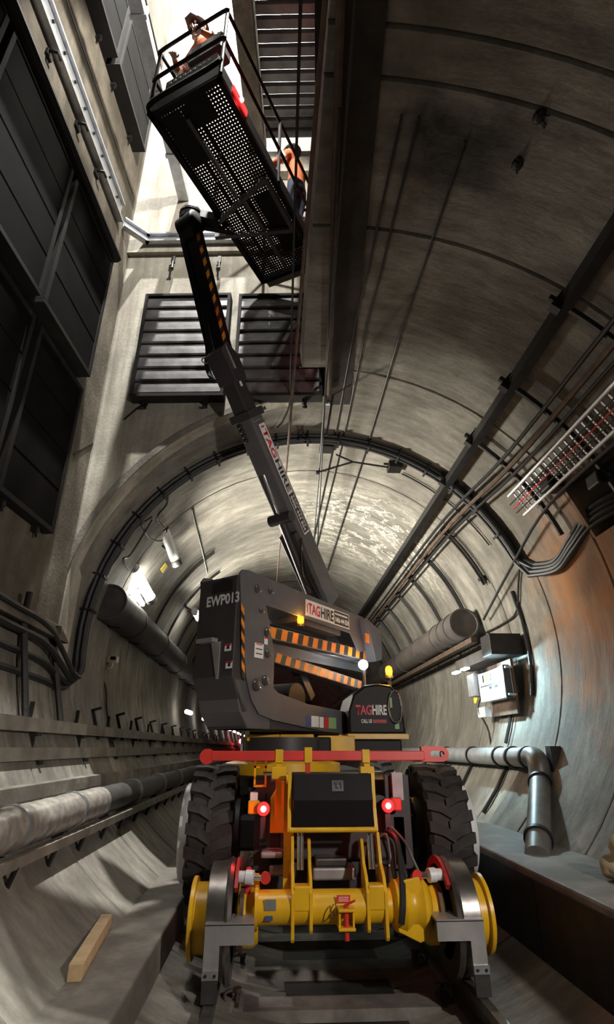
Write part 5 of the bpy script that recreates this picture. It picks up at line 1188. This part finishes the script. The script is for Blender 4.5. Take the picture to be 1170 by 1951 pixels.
# red lamps of the basket; an emissive strip paints the glow around each
for i, (l, h) in enumerate(((.32, .10), (LB - .16, .10))):
    p = BK(l, hw + .02, h); q = bp(MB().box(l - .13, l + .13, hw + .004, hw + .02, h - .05, h + .04, BK), 'lamp_glow_strip', M['red_strip'])
    part(MB().sphere(p + br_ * .012, .024, 6), 'lamp_lens', M['red_lamp'], q, True)
    light('red_marker_light', 'POINT', p + br_ * .06 + V((0, 0, -.02)), 4, (1, .02, .02), shadow_soft_size=.03)
# ================================================================ PEOPLE
def person(name, label, base, facing, pose, jacket, tilt=0):
    """skinned figure standing at base, facing angle about z; pose = dict of joint offsets in figure space (x right, y forward, z up)"""
    J = dict(pelvis=(0, 0, .95), waist=(0, .02, 1.08), chest=(0, .04, 1.32), neck=(0, .06, 1.50), head=(0, .09, 1.62), top=(0, .09, 1.74),
             hipL=(-.10, 0, .90), kneeL=(-.11, .05, .50), ankL=(-.11, 0, .09), toeL=(-.12, .16, .04),
             hipR=(.10, 0, .90), kneeR=(.11, .05, .50), ankR=(.11, 0, .09), toeR=(.12, .16, .04),
             shL=(-.19, .04, 1.42), elL=(-.27, .12, 1.16), wrL=(-.24, .34, 1.12), shR=(.19, .04, 1.42), elR=(.27, .12, 1.16), wrR=(.24, .34, 1.12))
    J.update(pose); R = dict(pelvis=.15, waist=.135, chest=.155, neck=.058, head=.09, top=.06, hip=.095, knee=.062, ank=.048, toe=.04, sh=.075, el=.05, wr=.034)
    E_ = [('pelvis', 'waist'), ('waist', 'chest'), ('chest', 'neck'), ('neck', 'head'), ('head', 'top')]
    for s in 'LR': E_ += [('pelvis', 'hip' + s), ('hip' + s, 'knee' + s), ('knee' + s, 'ank' + s), ('ank' + s, 'toe' + s), ('chest', 'sh' + s), ('sh' + s, 'el' + s), ('el' + s, 'wr' + s)]
    for s, sx_ in (('L', -1), ('R', 1)):
        wr = V(J['wr' + s]); el = V(J['el' + s]); d = (wr - el).normalized(); side = d.cross(V((0, 0, 1))).normalized(); dn = side.cross(d)
        J['palm' + s] = tuple(wr + d * .07); R['palm' + s] = .03; E_.append(('wr' + s, 'palm' + s))
        for k, ln in enumerate((.07, .08, .075, .06)):
            b0 = wr + d * .09 + side * (-.033 + .022 * k); m_ = b0 + d * ln * .5 - dn * .008; t_ = b0 + d * ln * .75 - dn * .04
            for nm, q, r in (('a', b0, .011), ('b', m_, .0095), ('c', t_, .008)): J['f%s%d%s' % (s, k, nm)] = tuple(q); R['f%s%d%s' % (s, k, nm)] = r
            E_ += [('palm' + s, 'f%s%da' % (s, k)), ('f%s%da' % (s, k), 'f%s%db' % (s, k)), ('f%s%db' % (s, k), 'f%s%dc' % (s, k))]
        b0 = wr + d * .05 + side * (-.045 * sx_); t_ = b0 + d * .05 + side * (-.02 * sx_) - dn * .02
        J['t%sa' % s] = tuple(b0); J['t%sb' % s] = tuple(t_); R['t%sa' % s] = .013; R['t%sb' % s] = .009; E_ += [('palm' + s, 't%sa' % s), ('t%sa' % s, 't%sb' % s)]
    names = list(J); idx = {n: i for i, n in enumerate(names)}
    rot = Matrix.Rotation(facing, 3, 'Z')
    base = V(base); W_ = lambda p: base + rot @ V(p)
    me = bpy.data.meshes.new(name); me.from_pydata([W_(J[n]) for n in names], [(idx[a], idx[b]) for a, b in E_], [])
    tmp = bpy.data.objects.new(name, me); col.objects.link(tmp)
    sk_ = tmp.modifiers.new('skin', 'SKIN'); sk_.use_smooth_shade = True
    for n in names:
        key = n if n in R else n[:-1]; r = R[key]; me.skin_vertices[0].data[idx[n]].radius = (r, r * (.72 if key in ('chest', 'pelvis', 'waist') else 1))
    me.skin_vertices[0].data[idx['pelvis']].use_root = True
    tmp.modifiers.new('sub', 'SUBSURF').levels = 1
    tmp.modifiers['sub'].render_levels = 1
    bpy.context.view_layer.update()
    nm_ = bpy.data.meshes.new_from_object(tmp.evaluated_get(bpy.context.evaluated_depsgraph_get()))
    bpy.data.objects.remove(tmp)
    nm_.materials.clear()
    for q in (M['navy'], jacket, M['skin'], M['black_paint']): nm_.materials.append(q)
    hd_ = W_(J['head']); wl_, wr_ = W_(J['wrL']), W_(J['wrR']); nk = W_(J['neck']); pv = W_(J['pelvis'])
    sh_c = W_(J['chest'])
    for p in nm_.polygons:
        c = p.center; p.use_smooth = True
        if (c - hd_).length < .16 and (c - hd_).length < (c - sh_c).length: k = 2
        elif min((c - wl_).length, (c - wr_).length) < .19 and min((c - W_(J['elL'])).length, (c - W_(J['elR'])).length) > .22: k = 2
        elif (c - sh_c).length < .42: k = 1
        elif c.z < base.z + .14: k = 3
        else: k = 0
        p.material_index = k
    root = bpy.data.objects.new(name, nm_); col.objects.link(root); tag(root, label, 'person')
    fw = rot @ V((0, 1, 0)); rt = rot @ V((1, 0, 0))
    up = (W_(J['top']) - W_(J['neck'])).normalized(); fd = (fw - up * fw.dot(up)).normalized()
    hc = hd_ + up * .03
    HP = lambda a_, b_, c_: hc + rt * a_ + fd * b_ + up * c_
    h = MB(); vs = []; fs = []; n = 20; rows = 7
    for i in range(rows + 1):
        ph_ = PI / 2 * i / rows
        for j in range(n):
            a_ = 2 * PI * j / n; vs.append(HP(.115 * math.cos(a_) * math.cos(ph_) + 1e-4 * j * 0, .14 * math.sin(a_) * math.cos(ph_), .05 + .125 * math.sin(ph_)))
    for i in range(rows):
        for j in range(n): fs.append((i * n + j, i * n + (j + 1) % n, (i + 1) * n + (j + 1) % n, (i + 1) * n + j))
    fs.append(tuple(range(n))[::-1]); h.add(vs, fs)
    h.prism([(-.08, .1), (-.05, .165), (.05, .165), (.08, .1)], lambda a_, b_, q: HP(a_, b_, q), .045, .06)
    hh_ = h.build('helmet', M['helmet'], root, True)
    nose = MB().prism([(-.012, -.03), (.012, -.03), (.008, .02), (-.008, .02)], lambda a_, b_, q: HP(a_, q, b_ - .02), .07, .118).build('nose', M['skin'], root)
    for s in (-1, 1):
        MB().sphere(HP(s * .034, .088, .02), .012, 5).build('eye', M['white'], root); MB().sphere(HP(s * .092, .0, -.01), .026, 5, (.5, 1, 1)).build('ear', M['skin'], root)
    MB().box(-.026, .026, .086, .096, -.062, -.054, HP).build('mouth', M['ink_red'], root)
    # reflective bands round the torso and arms
    def band(pa, pb, f, r, ry=None, wd=.025):
        a_, b_ = W_(J[pa]), W_(J[pb]); c_ = a_.lerp(b_, f); d_ = (b_ - a_).normalized()
        MB().lathe([(-wd, r), (-wd, r + .006), (wd, r + .006), (wd, r)], c_, d_, 20).build('reflective_band', M['reflective'], root, True)
    for s in 'LR': band('sh' + s, 'el' + s, .6, .062); band('el' + s, 'wr' + s, .35, .05)
    for s in 'LR': band('knee' + s, 'ank' + s, .3, .062)
    return root
P1 = atZ(368, 62, BZ + 1.62); P1f = V((P1.x, P1.y, BZ + .002))
ins = BK(.50, -.02, 0); 
person('person', 'worker in orange and navy with dark helmet at the near end of the basket', V((-1.43, 3.50, BZ + .03)), math.atan2(.6, -.8), dict(chest=(0, .07, 1.32), neck=(0, .11, 1.49), head=(0, .16, 1.60), top=(0, .18, 1.72), shL=(-.19, .08, 1.42), shR=(.19, .08, 1.42), elL=(-.3, .12, 1.16), wrL=(-.24, .27, 1.10), elR=(.30, .12, 1.18), wrR=(.20, .27, 1.1)), M['hivis'])
i2 = BK(1.70, .12, 0)
person('person', 'worker in orange and navy with dark helmet at the far end of the basket', V((-.34, 4.66, BZ + .03)), math.atan2(1, .6), dict(elL=(-.27, .16, 1.2), wrL=(-.2, .36, 1.3), elR=(.27, .16, 1.2), wrR=(.2, .36, 1.25)), M['hivis'])
def flood(name, loc, target, label, stand=None):
    loc = V(loc); d = (V(target) - loc).normalized(); root = thing(name, loc - d * .2, label, 'lamp')
    MB().beam(loc - d * .26, loc - d * .16, .34, .26).build('housing', M['black_steel'], root, bevel=.01)
    MB().beam(loc - d * .16, loc - d * .15, .30, .22).build('lens', M['bulb2'], root)
    if stand is not None:
        MB().cyl(loc - d * .21 - V((0, 0, .1)), (loc.x - d.x * .21, loc.y - d.y * .21, stand + .35), .02, 8).build('mast', M['galv'], root)
        for k in range(3):
            a_ = 2 * PI * k / 3; MB().cyl((loc.x - d.x * .21, loc.y - d.y * .21, stand + .4), (loc.x - d.x * .21 + .25 * math.cos(a_), loc.y - d.y * .21 + .25 * math.sin(a_), stand), .014, 6).build('leg', M['galv'], root)
flood('flood_lamp', (1.95, .6, 2.3), (-1, 5, 1.8), 'flood lamp on a tripod standing on the right walkway behind the photographer', .6)
flood('shaft_lamp', (-1.5, 2.7, 19), (-1.9, 5, 6), 'flood lamp fixed high up in the shaft above the basket')
flood('soffit_lamp', (-.8, 2.75, 9.7), (-2.3, 6, 7.3), 'flood lamp fixed under the steel deck beside the basket')
print('objects', len(bpy.data.objects))
